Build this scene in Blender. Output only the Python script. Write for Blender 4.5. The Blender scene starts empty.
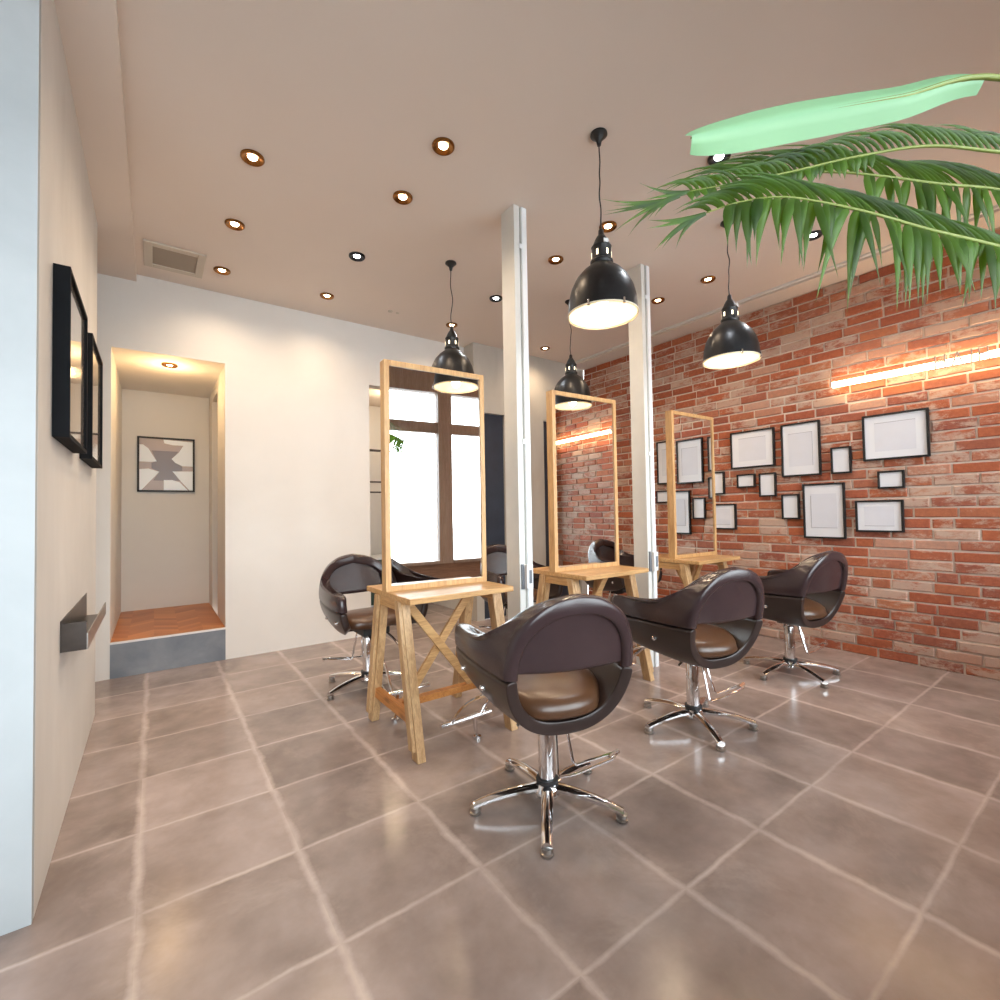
import bpy, bmesh, math, random
from mathutils import Vector, Matrix
random.seed(7)
SC = bpy.context.scene
COL = SC.collection
PI = math.pi

# ------------------------------------------------------------------ camera, world, daylight, exposure
cam_d = bpy.data.cameras.new('camera'); cam = bpy.data.objects.new('camera', cam_d); COL.objects.link(cam)
FPX, YAW, PITCH, ROLL = 476.1, 0.62834, 0.02574, -0.01654
cam_d.sensor_width = 36.0; cam_d.sensor_fit = 'HORIZONTAL'; cam_d.lens = FPX * 36.0 / 1000.0
cam_d.clip_start = 0.02; cam_d.clip_end = 200
_f = Vector((math.sin(YAW) * math.cos(PITCH), math.cos(YAW) * math.cos(PITCH), math.sin(PITCH)))
_r = Vector((math.cos(YAW), -math.sin(YAW), 0)); _u = _r.cross(_f)
_r2 = _r * math.cos(ROLL) + _u * math.sin(ROLL); _u2 = -_r * math.sin(ROLL) + _u * math.cos(ROLL)
m = Matrix.Identity(4)
for i in range(3):
    m[i][0] = _r2[i]; m[i][1] = _u2[i]; m[i][2] = -_f[i]; m[i][3] = (0, 0, 1.15)[i]
cam.matrix_world = m
SC.camera = cam

world = bpy.data.worlds.new('daylight'); SC.world = world; world.use_nodes = True
bg = world.node_tree.nodes['Background']
bg.inputs[0].default_value = (0.90, 0.95, 1.0, 1); bg.inputs[1].default_value = 5.2
SC.view_settings.view_transform = 'Standard'; SC.view_settings.look = 'None'
SC.view_settings.gamma = 1.0; SC.view_settings.use_curve_mapping = False
SC.view_settings.exposure = 1.05
SC.cycles.max_bounces = 8; SC.cycles.diffuse_bounces = 4; SC.cycles.glossy_bounces = 5
SC.cycles.transparent_max_bounces = 12; SC.cycles.sample_clamp_indirect = 6.0
SC.cycles.caustics_reflective = False; SC.cycles.caustics_refractive = False

# room numbers (metres; camera stands at x=0, y=0)
WX = 4.44       # brick wall
DY = 4.44       # back wall
LX = -0.28      # left wall
CZ = 2.98       # ceiling
FY = -0.62      # front (window) wall
OX = -2.4       # far left side of the room in front of the left wall
WARM = (1.0, 0.76, 0.52); COOL = (0.90, 0.95, 1.0)
E_SPOT = 12.5; E_PEND = 1.3; E_BACK = 4.0

def portal(name, x0, x1, z0, z1):
    l = bpy.data.lights.new(name, 'AREA'); l.shape = 'RECTANGLE'; l.size = x1 - x0; l.size_y = z1 - z0
    l.cycles.is_portal = True
    o = bpy.data.objects.new(name, l); COL.objects.link(o)
    o.location = ((x0 + x1) / 2, FY - 0.16, (z0 + z1) / 2); o.rotation_euler = (PI / 2, 0, 0)   # faces +Y into the room
    return o
WIN = [(-2.25, -1.0), (-0.85, 0.75), (0.9, 2.50), (2.68, 4.35)]
for a, b in WIN:
    portal('window_portal', a, b, 0.54, 2.62)

# ------------------------------------------------------------------ node helpers
def mat(name):
    m = bpy.data.materials.new(name); m.use_nodes = True
    nt = m.node_tree
    return m, nt, nt.nodes['Principled BSDF']
def N(nt, typ, **kw):
    n = nt.nodes.new(typ)
    for k, v in kw.items():
        if k in n.inputs: n.inputs[k].default_value = v
        else: setattr(n, k, v)
    return n
def coords(nt, scale=(1, 1, 1), rot=(0, 0, 0), src='Object', loc=(0, 0, 0)):
    tc = N(nt, 'ShaderNodeTexCoord'); mp = N(nt, 'ShaderNodeMapping')
    mp.inputs['Scale'].default_value = scale; mp.inputs['Rotation'].default_value = rot; mp.inputs['Location'].default_value = loc
    nt.links.new(tc.outputs[src], mp.inputs['Vector'])
    return mp.outputs[0]
def noise(nt, vec, scale, detail=4, rough=0.55, dist=0.0):
    n = N(nt, 'ShaderNodeTexNoise', Scale=scale, Detail=detail, Roughness=rough, Distortion=dist)
    nt.links.new(vec, n.inputs['Vector']); return n.outputs['Fac']
def ramp(nt, fac, stops):
    r = N(nt, 'ShaderNodeValToRGB'); nt.links.new(fac, r.inputs[0])
    els = r.color_ramp.elements
    els[1].position = 1.0; els[0].position = 0.0
    for p, c in stops[1:-1]: els.new(p)
    els[len(els) - 1].position = stops[-1][0]; els[0].position = stops[0][0]
    for i, (p, c) in enumerate(stops): els[i].color = (*c, 1) if len(c) == 3 else c
    return r.outputs[0]
def mixc(nt, fac, a, b, blend='MIX'):
    n = N(nt, 'ShaderNodeMix', data_type='RGBA', blend_type=blend)
    for s, v in ((0, fac), (6, a), (7, b)):
        if isinstance(v, (int, float)): n.inputs[s].default_value = v
        elif isinstance(v, tuple): n.inputs[s].default_value = (*v, 1)
        else: nt.links.new(v, n.inputs[s])
    return n.outputs[2]
def mth(nt, op, a, b=0.0, c=0.0):
    n = N(nt, 'ShaderNodeMath', operation=op)
    for s, v in ((0, a), (1, b), (2, c)):
        if isinstance(v, (int, float)): n.inputs[s].default_value = v
        else: nt.links.new(v, n.inputs[s])
    return n.outputs[0]
def bump(nt, b, h, strength=0.2, dist=0.01):
    n = N(nt, 'ShaderNodeBump', Strength=strength, Distance=dist)
    nt.links.new(h, n.inputs['Height']); nt.links.new(n.outputs[0], b.inputs['Normal'])

def simple(name, col, rough=0.5, metal=0.0, var=0.0, vscale=8, spec=None, coat=0.0, bmp=0.0, bscale=60):
    m, nt, b = mat(name)
    b.inputs['Roughness'].default_value = rough; b.inputs['Metallic'].default_value = metal
    if spec is not None: b.inputs['Specular IOR Level'].default_value = spec
    if coat: b.inputs['Coat Weight'].default_value = coat; b.inputs['Coat Roughness'].default_value = 0.08
    v = coords(nt)
    f = noise(nt, v, vscale)
    a = tuple(max(0, c * (1 - var)) for c in col); z = tuple(min(1, c * (1 + var)) for c in col)
    nt.links.new(ramp(nt, f, [(0.3, a), (0.7, z)]), b.inputs['Base Color'])
    if bmp: bump(nt, b, noise(nt, v, bscale, 3), bmp, 0.004)
    return m
def emis(name, col, strength):
    m, nt, b = mat(name)
    b.inputs['Base Color'].default_value = (*col, 1)
    b.inputs['Emission Color'].default_value = (*col, 1); b.inputs['Emission Strength'].default_value = strength
    return m
def wood(name, dark, light, axis=0, scale=6, rough=0.42, knots=True):
    m, nt, b = mat(name)
    s = [14.0, 14.0, 14.0]; s[axis] = 1.1
    v = coords(nt, tuple(s))
    g = noise(nt, v, scale * 0.35, 6, 0.6, 1.2)
    fine = noise(nt, v, scale * 2.2, 5, 0.7, 0.3)
    c = ramp(nt, g, [(0.30, dark), (0.48, tuple((x + y) / 2 for x, y in zip(dark, light))), (0.62, light)])
    c = mixc(nt, 0.35, c, ramp(nt, fine, [(0.35, tuple(x * 0.6 for x in dark)), (0.6, light)]))
    if knots:
        s2 = [9.0] * 3; s2[axis] = 3.2
        vv = coords(nt, tuple(s2))
        vo = N(nt, 'ShaderNodeTexVoronoi', Scale=0.9); nt.links.new(vv, vo.inputs['Vector'])
        k = ramp(nt, vo.outputs['Distance'], [(0.05, (1, 1, 1)), (0.14, (0, 0, 0))])
        c = mixc(nt, mth(nt, 'MULTIPLY', k, 0.6), c, tuple(x * 0.35 for x in dark))
    nt.links.new(c, b.inputs['Base Color']); b.inputs['Roughness'].default_value = rough
    bump(nt, b, fine, 0.12, 0.003)
    return m

# ------------------------------------------------------------------ materials
M = {}
def plaster(name, a, b_, rough=0.7, big=1.2, strg=0.12, stretch=(1, 1, 1)):
    m, nt, b = mat(name)
    v = coords(nt, stretch)
    f = noise(nt, v, big, 5, 0.6, 0.4)
    nt.links.new(ramp(nt, f, [(0.3, a), (0.7, b_)]), b.inputs['Base Color'])
    b.inputs['Roughness'].default_value = rough
    bump(nt, b, noise(nt, v, 14, 6, 0.6), strg, 0.004)
    return m
M['white_wall'] = plaster('white_wall_paint', (0.77, 0.74, 0.70), (0.83, 0.80, 0.76))
M['ceiling'] = plaster('ceiling_paint_light_tint', (0.76, 0.66, 0.58), (0.80, 0.70, 0.62), 0.8, 0.6, 0.03)  # white paint; warm lamp tint and weaker light put into the beige
M['cement'] = plaster('trowelled_cement', (0.62, 0.60, 0.57), (0.76, 0.74, 0.71), 0.55, 1.6, 0.15, (1, 1, 0.45))
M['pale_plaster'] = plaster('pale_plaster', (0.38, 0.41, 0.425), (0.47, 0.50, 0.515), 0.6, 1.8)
M['grey_panel'] = plaster('grey_wallpaper', (0.50, 0.46, 0.40), (0.56, 0.52, 0.46), 0.7, 2, 0.1, (3, 3, 1))
M['passage_wall'] = plaster('passage_paint', (0.72, 0.70, 0.66), (0.76, 0.74, 0.70))
M['post'] = simple('post_paint', (0.70, 0.70, 0.67), 0.35, 0.0, 0.03)
M['navy'] = simple('navy_laminate', (0.030, 0.040, 0.060), 0.35, 0, 0.15)
M['dark_green'] = simple('dark_green_paint', (0.020, 0.055, 0.045), 0.5, 0, 0.1)
M['black_metal'] = simple('black_metal', (0.016, 0.016, 0.017), 0.42, 0.3, 0.2, spec=0.6)
M['shade_black'] = simple('aged_black_enamel', (0.022, 0.022, 0.024), 0.36, 0.55, 0.25, 20)
M['frame_black'] = simple('black_frame_paint', (0.014, 0.014, 0.016), 0.5, 0, 0.15, spec=0.35)
M['chrome'] = simple('polished_chrome', (0.82, 0.82, 0.84), 0.09, 1.0, 0.02)
M['steel'] = simple('brushed_steel', (0.42, 0.40, 0.38), 0.3, 1.0, 0.15, 30)
M['dark_steel'] = simple('dark_brushed_steel', (0.085, 0.072, 0.065), 0.28, 0.8, 0.2, 12)
M['rubber'] = simple('black_rubber', (0.02, 0.02, 0.022), 0.6)
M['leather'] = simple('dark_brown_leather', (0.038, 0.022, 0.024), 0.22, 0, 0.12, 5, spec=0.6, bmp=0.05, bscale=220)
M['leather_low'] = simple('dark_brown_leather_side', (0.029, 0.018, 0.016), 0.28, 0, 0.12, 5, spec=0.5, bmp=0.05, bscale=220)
M['leather_seat'] = simple('brown_seat_leather', (0.085, 0.038, 0.018), 0.30, 0, 0.2, 6, spec=0.6)
M['pine_x'] = wood('pine_along_x', (0.42, 0.20, 0.065), (0.70, 0.43, 0.19), 0)
M['pine_y'] = wood('pine_along_y', (0.42, 0.20, 0.065), (0.70, 0.43, 0.19), 1)
M['pine_z'] = wood('pine_along_z', (0.33, 0.17, 0.065), (0.66, 0.43, 0.22), 2)
M['pine_frame'] = wood('pine_mirror_frame', (0.46, 0.23, 0.08), (0.68, 0.42, 0.19), 2, 6, 0.4, False)
M['rail_wood'] = wood('orange_stained_pine', (0.42, 0.14, 0.03), (0.62, 0.27, 0.07), 1)
M['brown_wood'] = wood('brown_window_wood', (0.22, 0.12, 0.075), (0.36, 0.21, 0.14), 0, 5, 0.5, False)
M['window_wood'] = wood('bloom_paled_window_wood', (0.38, 0.27, 0.21), (0.50, 0.38, 0.31), 2, 5, 0.5, False)  # window bloom and haze put into the wood colour as paleness
M['shelf'] = simple('dark_shelf_board', (0.05, 0.035, 0.03), 0.5)
M['white_plastic'] = simple('white_plastic', (0.80, 0.82, 0.84), 0.35)
M['grey_plastic'] = simple('grey_plastic', (0.18, 0.20, 0.23), 0.3)
M['mat_board'] = simple('white_mat_board', (0.86, 0.875, 0.93), 0.25, 0, 0.01, spec=0.6)
M['mat_line'] = simple('grey_mat_bevel', (0.33, 0.33, 0.38), 0.6)
M['print_pale'] = simple('pale_print', (0.77, 0.785, 0.86), 0.2, 0, 0.02, spec=0.6)
M['shade_white'] = simple('white_enamel', (0.80, 0.72, 0.55), 0.45, 0, 0.04, 30)
M['sticker'] = simple('white_sticker', (0.8, 0.8, 0.8), 0.4)
M['bezel_bronze'] = simple('bronze_bezel', (0.30, 0.13, 0.035), 0.25, 0.9)
M['bezel_black'] = simple('black_bezel', (0.03, 0.03, 0.035), 0.3, 0.6)
M['brass'] = simple('brass_slot', (0.8, 0.6, 0.3), 0.4, 0.8)
M['vent_frame'] = simple('vent_frame_paint', (0.62, 0.55, 0.46), 0.6)
M['vent_mesh'] = simple('vent_mesh', (0.36, 0.30, 0.24), 0.7)
M['riser'] = plaster('blue_grey_tile', (0.16, 0.18, 0.215), (0.28, 0.30, 0.33), 0.4, 3.5, 0.05)
M['trim'] = simple('white_trim', (0.8, 0.78, 0.75), 0.4)
M['em_warm'] = emis('warm_lamp', (1.0, 0.80, 0.52), 14)
M['em_cool'] = emis('cool_lamp', (0.95, 0.98, 1.0), 14)
M['em_bulb'] = emis('warm_bulb', (1.0, 0.86, 0.60), 1.6)
M['em_tube'] = emis('warm_tube', (1.0, 0.72, 0.40), 7.5)
M['acrylic'] = simple('thin_letter_edge', (0.42, 0.36, 0.32), 0.3)
M['pot'] = simple('grey_planter', (0.30, 0.29, 0.28), 0.6)
M['soil'] = simple('dark_soil', (0.03, 0.02, 0.015), 0.9)
M['asphalt'] = simple('pale_paving', (0.5, 0.5, 0.5), 0.8)

def mirror_mat():
    m, nt, b = mat('mirror_silver')
    b.inputs['Base Color'].default_value = (0.90, 0.91, 0.91, 1); b.inputs['Metallic'].default_value = 1; b.inputs['Roughness'].default_value = 0.0
    return m
M['mirror'] = mirror_mat()
def glass_mat():
    m = bpy.data.materials.new('window_glass'); m.use_nodes = True; nt = m.node_tree
    for n in list(nt.nodes): nt.nodes.remove(n)
    out = N(nt, 'ShaderNodeOutputMaterial'); t = N(nt, 'ShaderNodeBsdfTransparent'); g = N(nt, 'ShaderNodeBsdfGlossy', Roughness=0.0)
    t.inputs[0].default_value = (0.96, 0.98, 0.98, 1)
    mx = N(nt, 'ShaderNodeMixShader'); fr = N(nt, 'ShaderNodeFresnel', IOR=1.45)
    nt.links.new(fr.outputs[0], mx.inputs[0]); nt.links.new(t.outputs[0], mx.inputs[1]); nt.links.new(g.outputs[0], mx.inputs[2])
    nt.links.new(mx.outputs[0], out.inputs[0]); return m
M['glass'] = glass_mat()

def floor_mat():
    m, nt, b = mat('stone_floor_tiles')
    S = 0.4483
    v = coords(nt)
    sep = N(nt, 'ShaderNodeSeparateXYZ'); nt.links.new(v, sep.inputs[0])
    wob = noise(nt, v, 5.0, 5, 0.7)
    wob2 = mth(nt, 'MULTIPLY', mth(nt, 'SUBTRACT', wob, 0.5), 0.05)
    ds = []; cells = []
    for k, off in ((0, -0.041), (1, 2.216)):
        t = mth(nt, 'DIVIDE', mth(nt, 'SUBTRACT', mth(nt, 'ADD', sep.outputs[k], wob2 if k == 0 else mth(nt, 'MULTIPLY', wob2, 0.45)), off - 100 * S), S)
        fr = mth(nt, 'FRACT', t)
        cells.append(mth(nt, 'FLOOR', mth(nt, 'DIVIDE', mth(nt, 'SUBTRACT', sep.outputs[k], off - 100 * S), S)))
        ds.append(mth(nt, 'MULTIPLY', mth(nt, 'MINIMUM', fr, mth(nt, 'SUBTRACT', 1.0, fr)), S))
    d = mth(nt, 'MINIMUM', mth(nt, 'MULTIPLY', ds[0], 0.55), ds[1])
    line = ramp(nt, d, [(0.0, (1, 1, 1)), (0.004, (0.8, 0.8, 0.8)), (0.012, (0, 0, 0))])
    halo = ramp(nt, d, [(0.0, (0.5,) * 3), (0.045, (0, 0, 0))])
    line = mth(nt, 'MAXIMUM', line, mth(nt, 'MULTIPLY', halo, ramp(nt, noise(nt, v, 4.3, 5, 0.7), [(0.42, (0,) * 3), (0.62, (1,) * 3)])))
    lmask = mth(nt, 'MULTIPLY', line, ramp(nt, noise(nt, v, 3.2, 5, 0.7), [(0.30, (0.35,) * 3), (0.6, (1,) * 3)]))
    cmb = N(nt, 'ShaderNodeCombineXYZ'); nt.links.new(cells[0], cmb.inputs[0]); nt.links.new(cells[1], cmb.inputs[1])
    wn = N(nt, 'ShaderNodeTexWhiteNoise', noise_dimensions='3D'); nt.links.new(cmb.outputs[0], wn.inputs['Vector'])
    add = N(nt, 'ShaderNodeVectorMath', operation='MULTIPLY_ADD'); nt.links.new(wn.outputs['Color'], add.inputs[0])
    add.inputs[1].default_value = (7, 7, 7); nt.links.new(v, add.inputs[2])
    a = noise(nt, add.outputs[0], 2.6, 5, 0.58, 0.2)
    a2 = noise(nt, add.outputs[0], 9.0, 4, 0.55, 0.0)
    a3 = noise(nt, v, 1.7, 6, 0.7, 0.5)
    c = ramp(nt, a, [(0.30, (0.21, 0.160, 0.138)), (0.5, (0.31, 0.245, 0.22)), (0.70, (0.42, 0.34, 0.315))])
    c = mixc(nt, 0.28, c, ramp(nt, a2, [(0.25, (0.19, 0.135, 0.11)), (0.72, (0.42, 0.32, 0.28))]))
    c = mixc(nt, ramp(nt, a3, [(0.54, (0, 0, 0)), (0.70, (0.45,) * 3)]), c, (0.50, 0.40, 0.35))
    tone = mth(nt, 'MULTIPLY_ADD', wn.outputs['Value'], 0.30, 0.85)
    tn = N(nt, 'ShaderNodeCombineXYZ')
    for i in range(3): nt.links.new(tone, tn.inputs[i])
    c = mixc(nt, 1.0, c, tn.outputs[0], 'MULTIPLY')
    c = mixc(nt, mth(nt, 'MULTIPLY', lmask, 0.75), c, (0.62, 0.51, 0.46))
    nt.links.new(c, b.inputs['Base Color'])
    nt.links.new(mth(nt, 'MULTIPLY_ADD', a2, 0.10, 0.15), b.inputs['Roughness'])
    b.inputs['Specular IOR Level'].default_value = 0.5
    bump(nt, b, mth(nt, 'SUBTRACT', a2, lmask), 0.02, 0.003)
    return m
M['floor'] = floor_mat()

def brick_mat():
    m, nt, b = mat('old_red_brick')
    gi = N(nt, 'ShaderNodeNewGeometry'); r = gi.outputs['Random Per Island']
    v = coords(nt)
    base = ramp(nt, r, [(0.0, (0.36, 0.075, 0.03)), (0.2, (0.52, 0.135, 0.05)), (0.40, (0.42, 0.10, 0.05)), (0.55, (0.58, 0.20, 0.085)),
                        (0.72, (0.30, 0.075, 0.05)), (0.88, (0.54, 0.20, 0.11)), (0.97, (0.64, 0.40, 0.30))])
    r2 = mth(nt, 'FRACT', mth(nt, 'MULTIPLY', r, 37.7))
    ad = N(nt, 'ShaderNodeVectorMath', operation='ADD'); nt.links.new(v, ad.inputs[0])
    cx = N(nt, 'ShaderNodeCombineXYZ'); nt.links.new(mth(nt, 'MULTIPLY', r, 50.0), cx.inputs[0]); nt.links.new(cx.outputs[0], ad.inputs[1])
    st = N(nt, 'ShaderNodeVectorMath', operation='MULTIPLY'); nt.links.new(ad.outputs[0], st.inputs[0]); st.inputs[1].default_value = (1, 0.55, 1.5)
    n1 = noise(nt, st.outputs[0], 11, 9, 0.78, 0.5)
    n2 = noise(nt, ad.outputs[0], 38, 5, 0.7)
    n1 = mth(nt, 'ADD', mth(nt, 'MULTIPLY', n1, 0.62), mth(nt, 'MULTIPLY', noise(nt, coords(nt, (1, 0.7, 1)), 5.5, 8, 0.75, 0.4), 0.38))
    n1 = mth(nt, 'ADD', n1, mth(nt, 'MULTIPLY', mth(nt, 'SUBTRACT', n2, 0.5), 0.10))
    thr = mth(nt, 'MULTIPLY_ADD', r2, 0.17, 0.415)
    lime = ramp(nt, mth(nt, 'SUBTRACT', n1, thr), [(0.0, (0, 0, 0)), (0.07, (0.95,) * 3)])
    c = mixc(nt, 0.35, base, ramp(nt, n2, [(0.3, (0.14, 0.035, 0.025)), (0.7, (0.56, 0.20, 0.10))]))
    c = mixc(nt, mth(nt, 'MULTIPLY', lime, 0.72), c, (0.64, 0.50, 0.405))
    nt.links.new(c, b.inputs['Base Color']); b.inputs['Roughness'].default_value = 0.78
    bump(nt, b, mth(nt, 'ADD', n1, mth(nt, 'MULTIPLY', n2, 0.5)), 0.5, 0.008)
    return m
M['brick'] = brick_mat()
M['mortar'] = plaster('lime_mortar', (0.66, 0.56, 0.48), (0.84, 0.73, 0.64), 0.9, 9, 0.4)

def herring_mat():
    m, nt, b = mat('herringbone_oak')
    v = coords(nt)
    sep = N(nt, 'ShaderNodeSeparateXYZ'); nt.links.new(v, sep.inputs[0])
    w = 0.16
    tri = mth(nt, 'PINGPONG', sep.outputs[0], w)
    t = mth(nt, 'DIVIDE', mth(nt, 'ADD', sep.outputs[1], mth(nt, 'MULTIPLY', tri, 0.75)), 0.085)
    cell = mth(nt, 'FLOOR', t); side = mth(nt, 'FLOOR', mth(nt, 'DIVIDE', sep.outputs[0], w))
    cb = N(nt, 'ShaderNodeCombineXYZ'); nt.links.new(cell, cb.inputs[0]); nt.links.new(side, cb.inputs[1])
    wn = N(nt, 'ShaderNodeTexWhiteNoise', noise_dimensions='3D'); nt.links.new(cb.outputs[0], wn.inputs['Vector'])
    c = ramp(nt, wn.outputs['Value'], [(0, (0.40, 0.12, 0.028)), (1, (0.62, 0.24, 0.07))])
    e = mth(nt, 'FRACT', t)
    c = mixc(nt, ramp(nt, e, [(0.0, (0.5,) * 3), (0.07, (0,) * 3)]), c, (0.2, 0.06, 0.02))
    nt.links.new(c, b.inputs['Base Color']); b.inputs['Roughness'].default_value = 0.35
    return m
M['herring'] = herring_mat()

def leaf_mat(name, a, c_, trans=0.35, tcol=(0.18, 0.36, 0.03)):
    m = bpy.data.materials.new(name); m.use_nodes = True; nt = m.node_tree; b = nt.nodes['Principled BSDF']
    gi = N(nt, 'ShaderNodeNewGeometry')
    v = coords(nt)
    f = mth(nt, 'ADD', mth(nt, 'MULTIPLY', gi.outputs['Random Per Island'], 0.7), mth(nt, 'MULTIPLY', noise(nt, v, 12, 3), 0.3))
    c = ramp(nt, f, [(0.1, a), (0.8, c_)])
    nt.links.new(c, b.inputs['Base Color']); b.inputs['Roughness'].default_value = 0.42
    t = N(nt, 'ShaderNodeBsdfTranslucent'); t.inputs[0].default_value = (*tcol, 1)
    mx = N(nt, 'ShaderNodeMixShader', Fac=trans)
    nt.links.new(b.outputs[0], mx.inputs[1]); nt.links.new(t.outputs[0], mx.inputs[2])
    nt.links.new(mx.outputs[0], nt.nodes['Material Output'].inputs[0]); return m
M['leaf'] = leaf_mat('palm_leaflet', (0.012, 0.042, 0.006), (0.075, 0.17, 0.018))
M['leaf_pale'] = leaf_mat('pale_broad_leaf', (0.25, 0.55, 0.30), (0.36, 0.66, 0.38), 0.4, (0.40, 0.75, 0.40))
M['rachis'] = simple('yellow_green_stalk', (0.22, 0.27, 0.05), 0.5)

# ------------------------------------------------------------------ mesh helpers
def obj(name, bm, material, parent=None, smooth=None, bevel=0.0):
    me = bpy.data.meshes.new(name)
    bmesh.ops.recalc_face_normals(bm, faces=bm.faces)
    bm.to_mesh(me); bm.free()
    for x in (material if isinstance(material, list) else [material]): me.materials.append(x)
    o = bpy.data.objects.new(name, me); COL.objects.link(o)
    if parent: o.parent = parent
    if smooth:
        for p in me.polygons: p.use_smooth = True
        if smooth != 'all': me.set_sharp_from_angle(angle=math.radians(38))
    if bevel:
        md = o.modifiers.new('edge', 'BEVEL'); md.width = bevel; md.segments = 2; md.limit_method = 'ANGLE'; md.angle_limit = math.radians(40)
    return o
def tag(o, label=None, cat=None, group=None, kind=None):
    if label: o['label'] = label
    if cat: o['category'] = cat
    if group: o['group'] = group
    if kind: o['kind'] = kind
    return o
def empty(name, loc, rz=0.0):
    o = bpy.data.objects.new(name, None); COL.objects.link(o); o.location = loc; o.rotation_euler = (0, 0, rz)
    o.empty_display_size = 0.1
    return o
def struct(name, bm, material, **kw):
    o = obj(name, bm, material, **kw); o['kind'] = 'structure'; return o
def B(bm, x0, x1, y0, y1, z0, z1, mi=0, mtx=None):
    vs = [bm.verts.new((x, y, z)) for x in (x0, x1) for y in (y0, y1) for z in (z0, z1)]
    fs = [(0, 1, 3, 2), (4, 6, 7, 5), (0, 4, 5, 1), (2, 3, 7, 6), (0, 2, 6, 4), (1, 5, 7, 3)]
    for f in fs:
        fc = bm.faces.new([vs[i] for i in f]); fc.material_index = mi
    if mtx is not None: bmesh.ops.transform(bm, matrix=mtx, verts=vs)
    return vs
def box(*a, **kw):
    bm = bmesh.new(); B(bm, *a, **kw); return bm
def beam(bm, p, q, w, h, up=(0, 0, 1), mi=0):
    """a square timber from p to q; w across, h along 'up'"""
    p = Vector(p); q = Vector(q); d = (q - p); L = d.length; d.normalize()
    u = Vector(up); s = d.cross(u).normalized(); u = s.cross(d).normalized()
    vs = []
    for t in (0, L):
        for a, c in ((-1, -1), (1, -1), (1, 1), (-1, 1)):
            vs.append(bm.verts.new(p + d * t + s * (a * w / 2) + u * (c * h / 2)))
    for f in ((0, 1, 2, 3), (7, 6, 5, 4), (0, 4, 5, 1), (1, 5, 6, 2), (2, 6, 7, 3), (3, 7, 4, 0)):
        fc = bm.faces.new([vs[i] for i in f]); fc.material_index = mi
    return vs
def beam_cut(bm, p, q, wx, wy):
    """leg whose ends are cut level with the floor: p foot, q top; wx, wy horizontal section"""
    vs = []
    for c in (p, q):
        for a, b_ in ((-1, -1), (1, -1), (1, 1), (-1, 1)):
            vs.append(bm.verts.new((c[0] + a * wx / 2, c[1] + b_ * wy / 2, c[2])))
    for f in ((0, 1, 2, 3), (7, 6, 5, 4), (0, 4, 5, 1), (1, 5, 6, 2), (2, 6, 7, 3), (3, 7, 4, 0)):
        bm.faces.new([vs[i] for i in f])
def tube(bm, pts, r, seg=10, caps=True, mi=0):
    pts = [Vector(p) for p in pts]; n = len(pts)
    rs = r if isinstance(r, (list, tuple)) else [r] * n
    t0 = (pts[1] - pts[0]).normalized()
    ref = Vector((0, 0, 1)) if abs(t0.z) < 0.9 else Vector((1, 0, 0))
    nrm = t0.cross(ref).normalized(); rings = []
    for i, p in enumerate(pts):
        t = (pts[min(i + 1, n - 1)] - pts[max(i - 1, 0)]).normalized()
        nrm = (nrm - t * nrm.dot(t)).normalized(); bn = t.cross(nrm)
        rings.append([bm.verts.new(p + (nrm * math.cos(2 * PI * k / seg) + bn * math.sin(2 * PI * k / seg)) * rs[i]) for k in range(seg)])
    for a, c in zip(rings, rings[1:]):
        for k in range(seg):
            f = bm.faces.new((a[k], a[(k + 1) % seg], c[(k + 1) % seg], c[k])); f.material_index = mi
    if caps:
        bm.faces.new(rings[0][::-1]).material_index = mi; bm.faces.new(rings[-1]).material_index = mi
def lathe(bm, prof, seg=32, c=(0, 0, 0), closed=False, mi=0, axis='z'):
    rings = []
    for r, z in prof:
        if r < 1e-6:
            rings.append([bm.verts.new((c[0], c[1], c[2] + z))])
        else:
            rings.append([bm.verts.new((c[0] + r * math.cos(2 * PI * k / seg), c[1] + r * math.sin(2 * PI * k / seg), c[2] + z)) for k in range(seg)])
    rr = list(zip(rings, rings[1:])) + ([(rings[-1], rings[0])] if closed else [])
    for a, b_ in rr:
        for k in range(seg):
            k2 = (k + 1) % seg
            if len(a) == 1 and len(b_) == 1: continue
            if len(a) == 1: f = bm.faces.new((a[0], b_[k2], b_[k]))
            elif len(b_) == 1: f = bm.faces.new((a[k], a[k2], b_[0]))
            else: f = bm.faces.new((a[k], a[k2], b_[k2], b_[k]))
            f.material_index = mi
def prism(bm, poly, z0, z1, mi=0):
    lo = [bm.verts.new((x, y, z0)) for x, y in poly]; hi = [bm.verts.new((x, y, z1)) for x, y in poly]
    n = len(poly)
    bm.faces.new(lo[::-1]).material_index = mi; bm.faces.new(hi).material_index = mi
    for i in range(n):
        bm.faces.new((lo[i], lo[(i + 1) % n], hi[(i + 1) % n], hi[i])).material_index = mi
def bez(p0, p1, p2, n=8):
    p0, p1, p2 = Vector(p0), Vector(p1), Vector(p2)
    return [p0 * (1 - t) ** 2 + p1 * 2 * t * (1 - t) + p2 * t * t for t in [i / n for i in range(n + 1)]]
def catmull(P, n=10):
    out = []
    for i in range(len(P) - 1):
        a, b_, c, d = P[max(i - 1, 0)], P[i], P[i + 1], P[min(i + 2, len(P) - 1)]
        for k in range(n):
            t_ = k / n
            out.append(0.5 * ((2 * b_) + (c - a) * t_ + (2 * a - 5 * b_ + 4 * c - d) * t_ ** 2 + (-a + 3 * b_ - 3 * c + d) * t_ ** 3))
    out.append(P[-1].copy()); return out
def copy_tree(o, parent=None):
    c = o.copy(); COL.objects.link(c); c.parent = parent
    for ch in list(o.children): copy_tree(ch, c)
    return c

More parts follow.
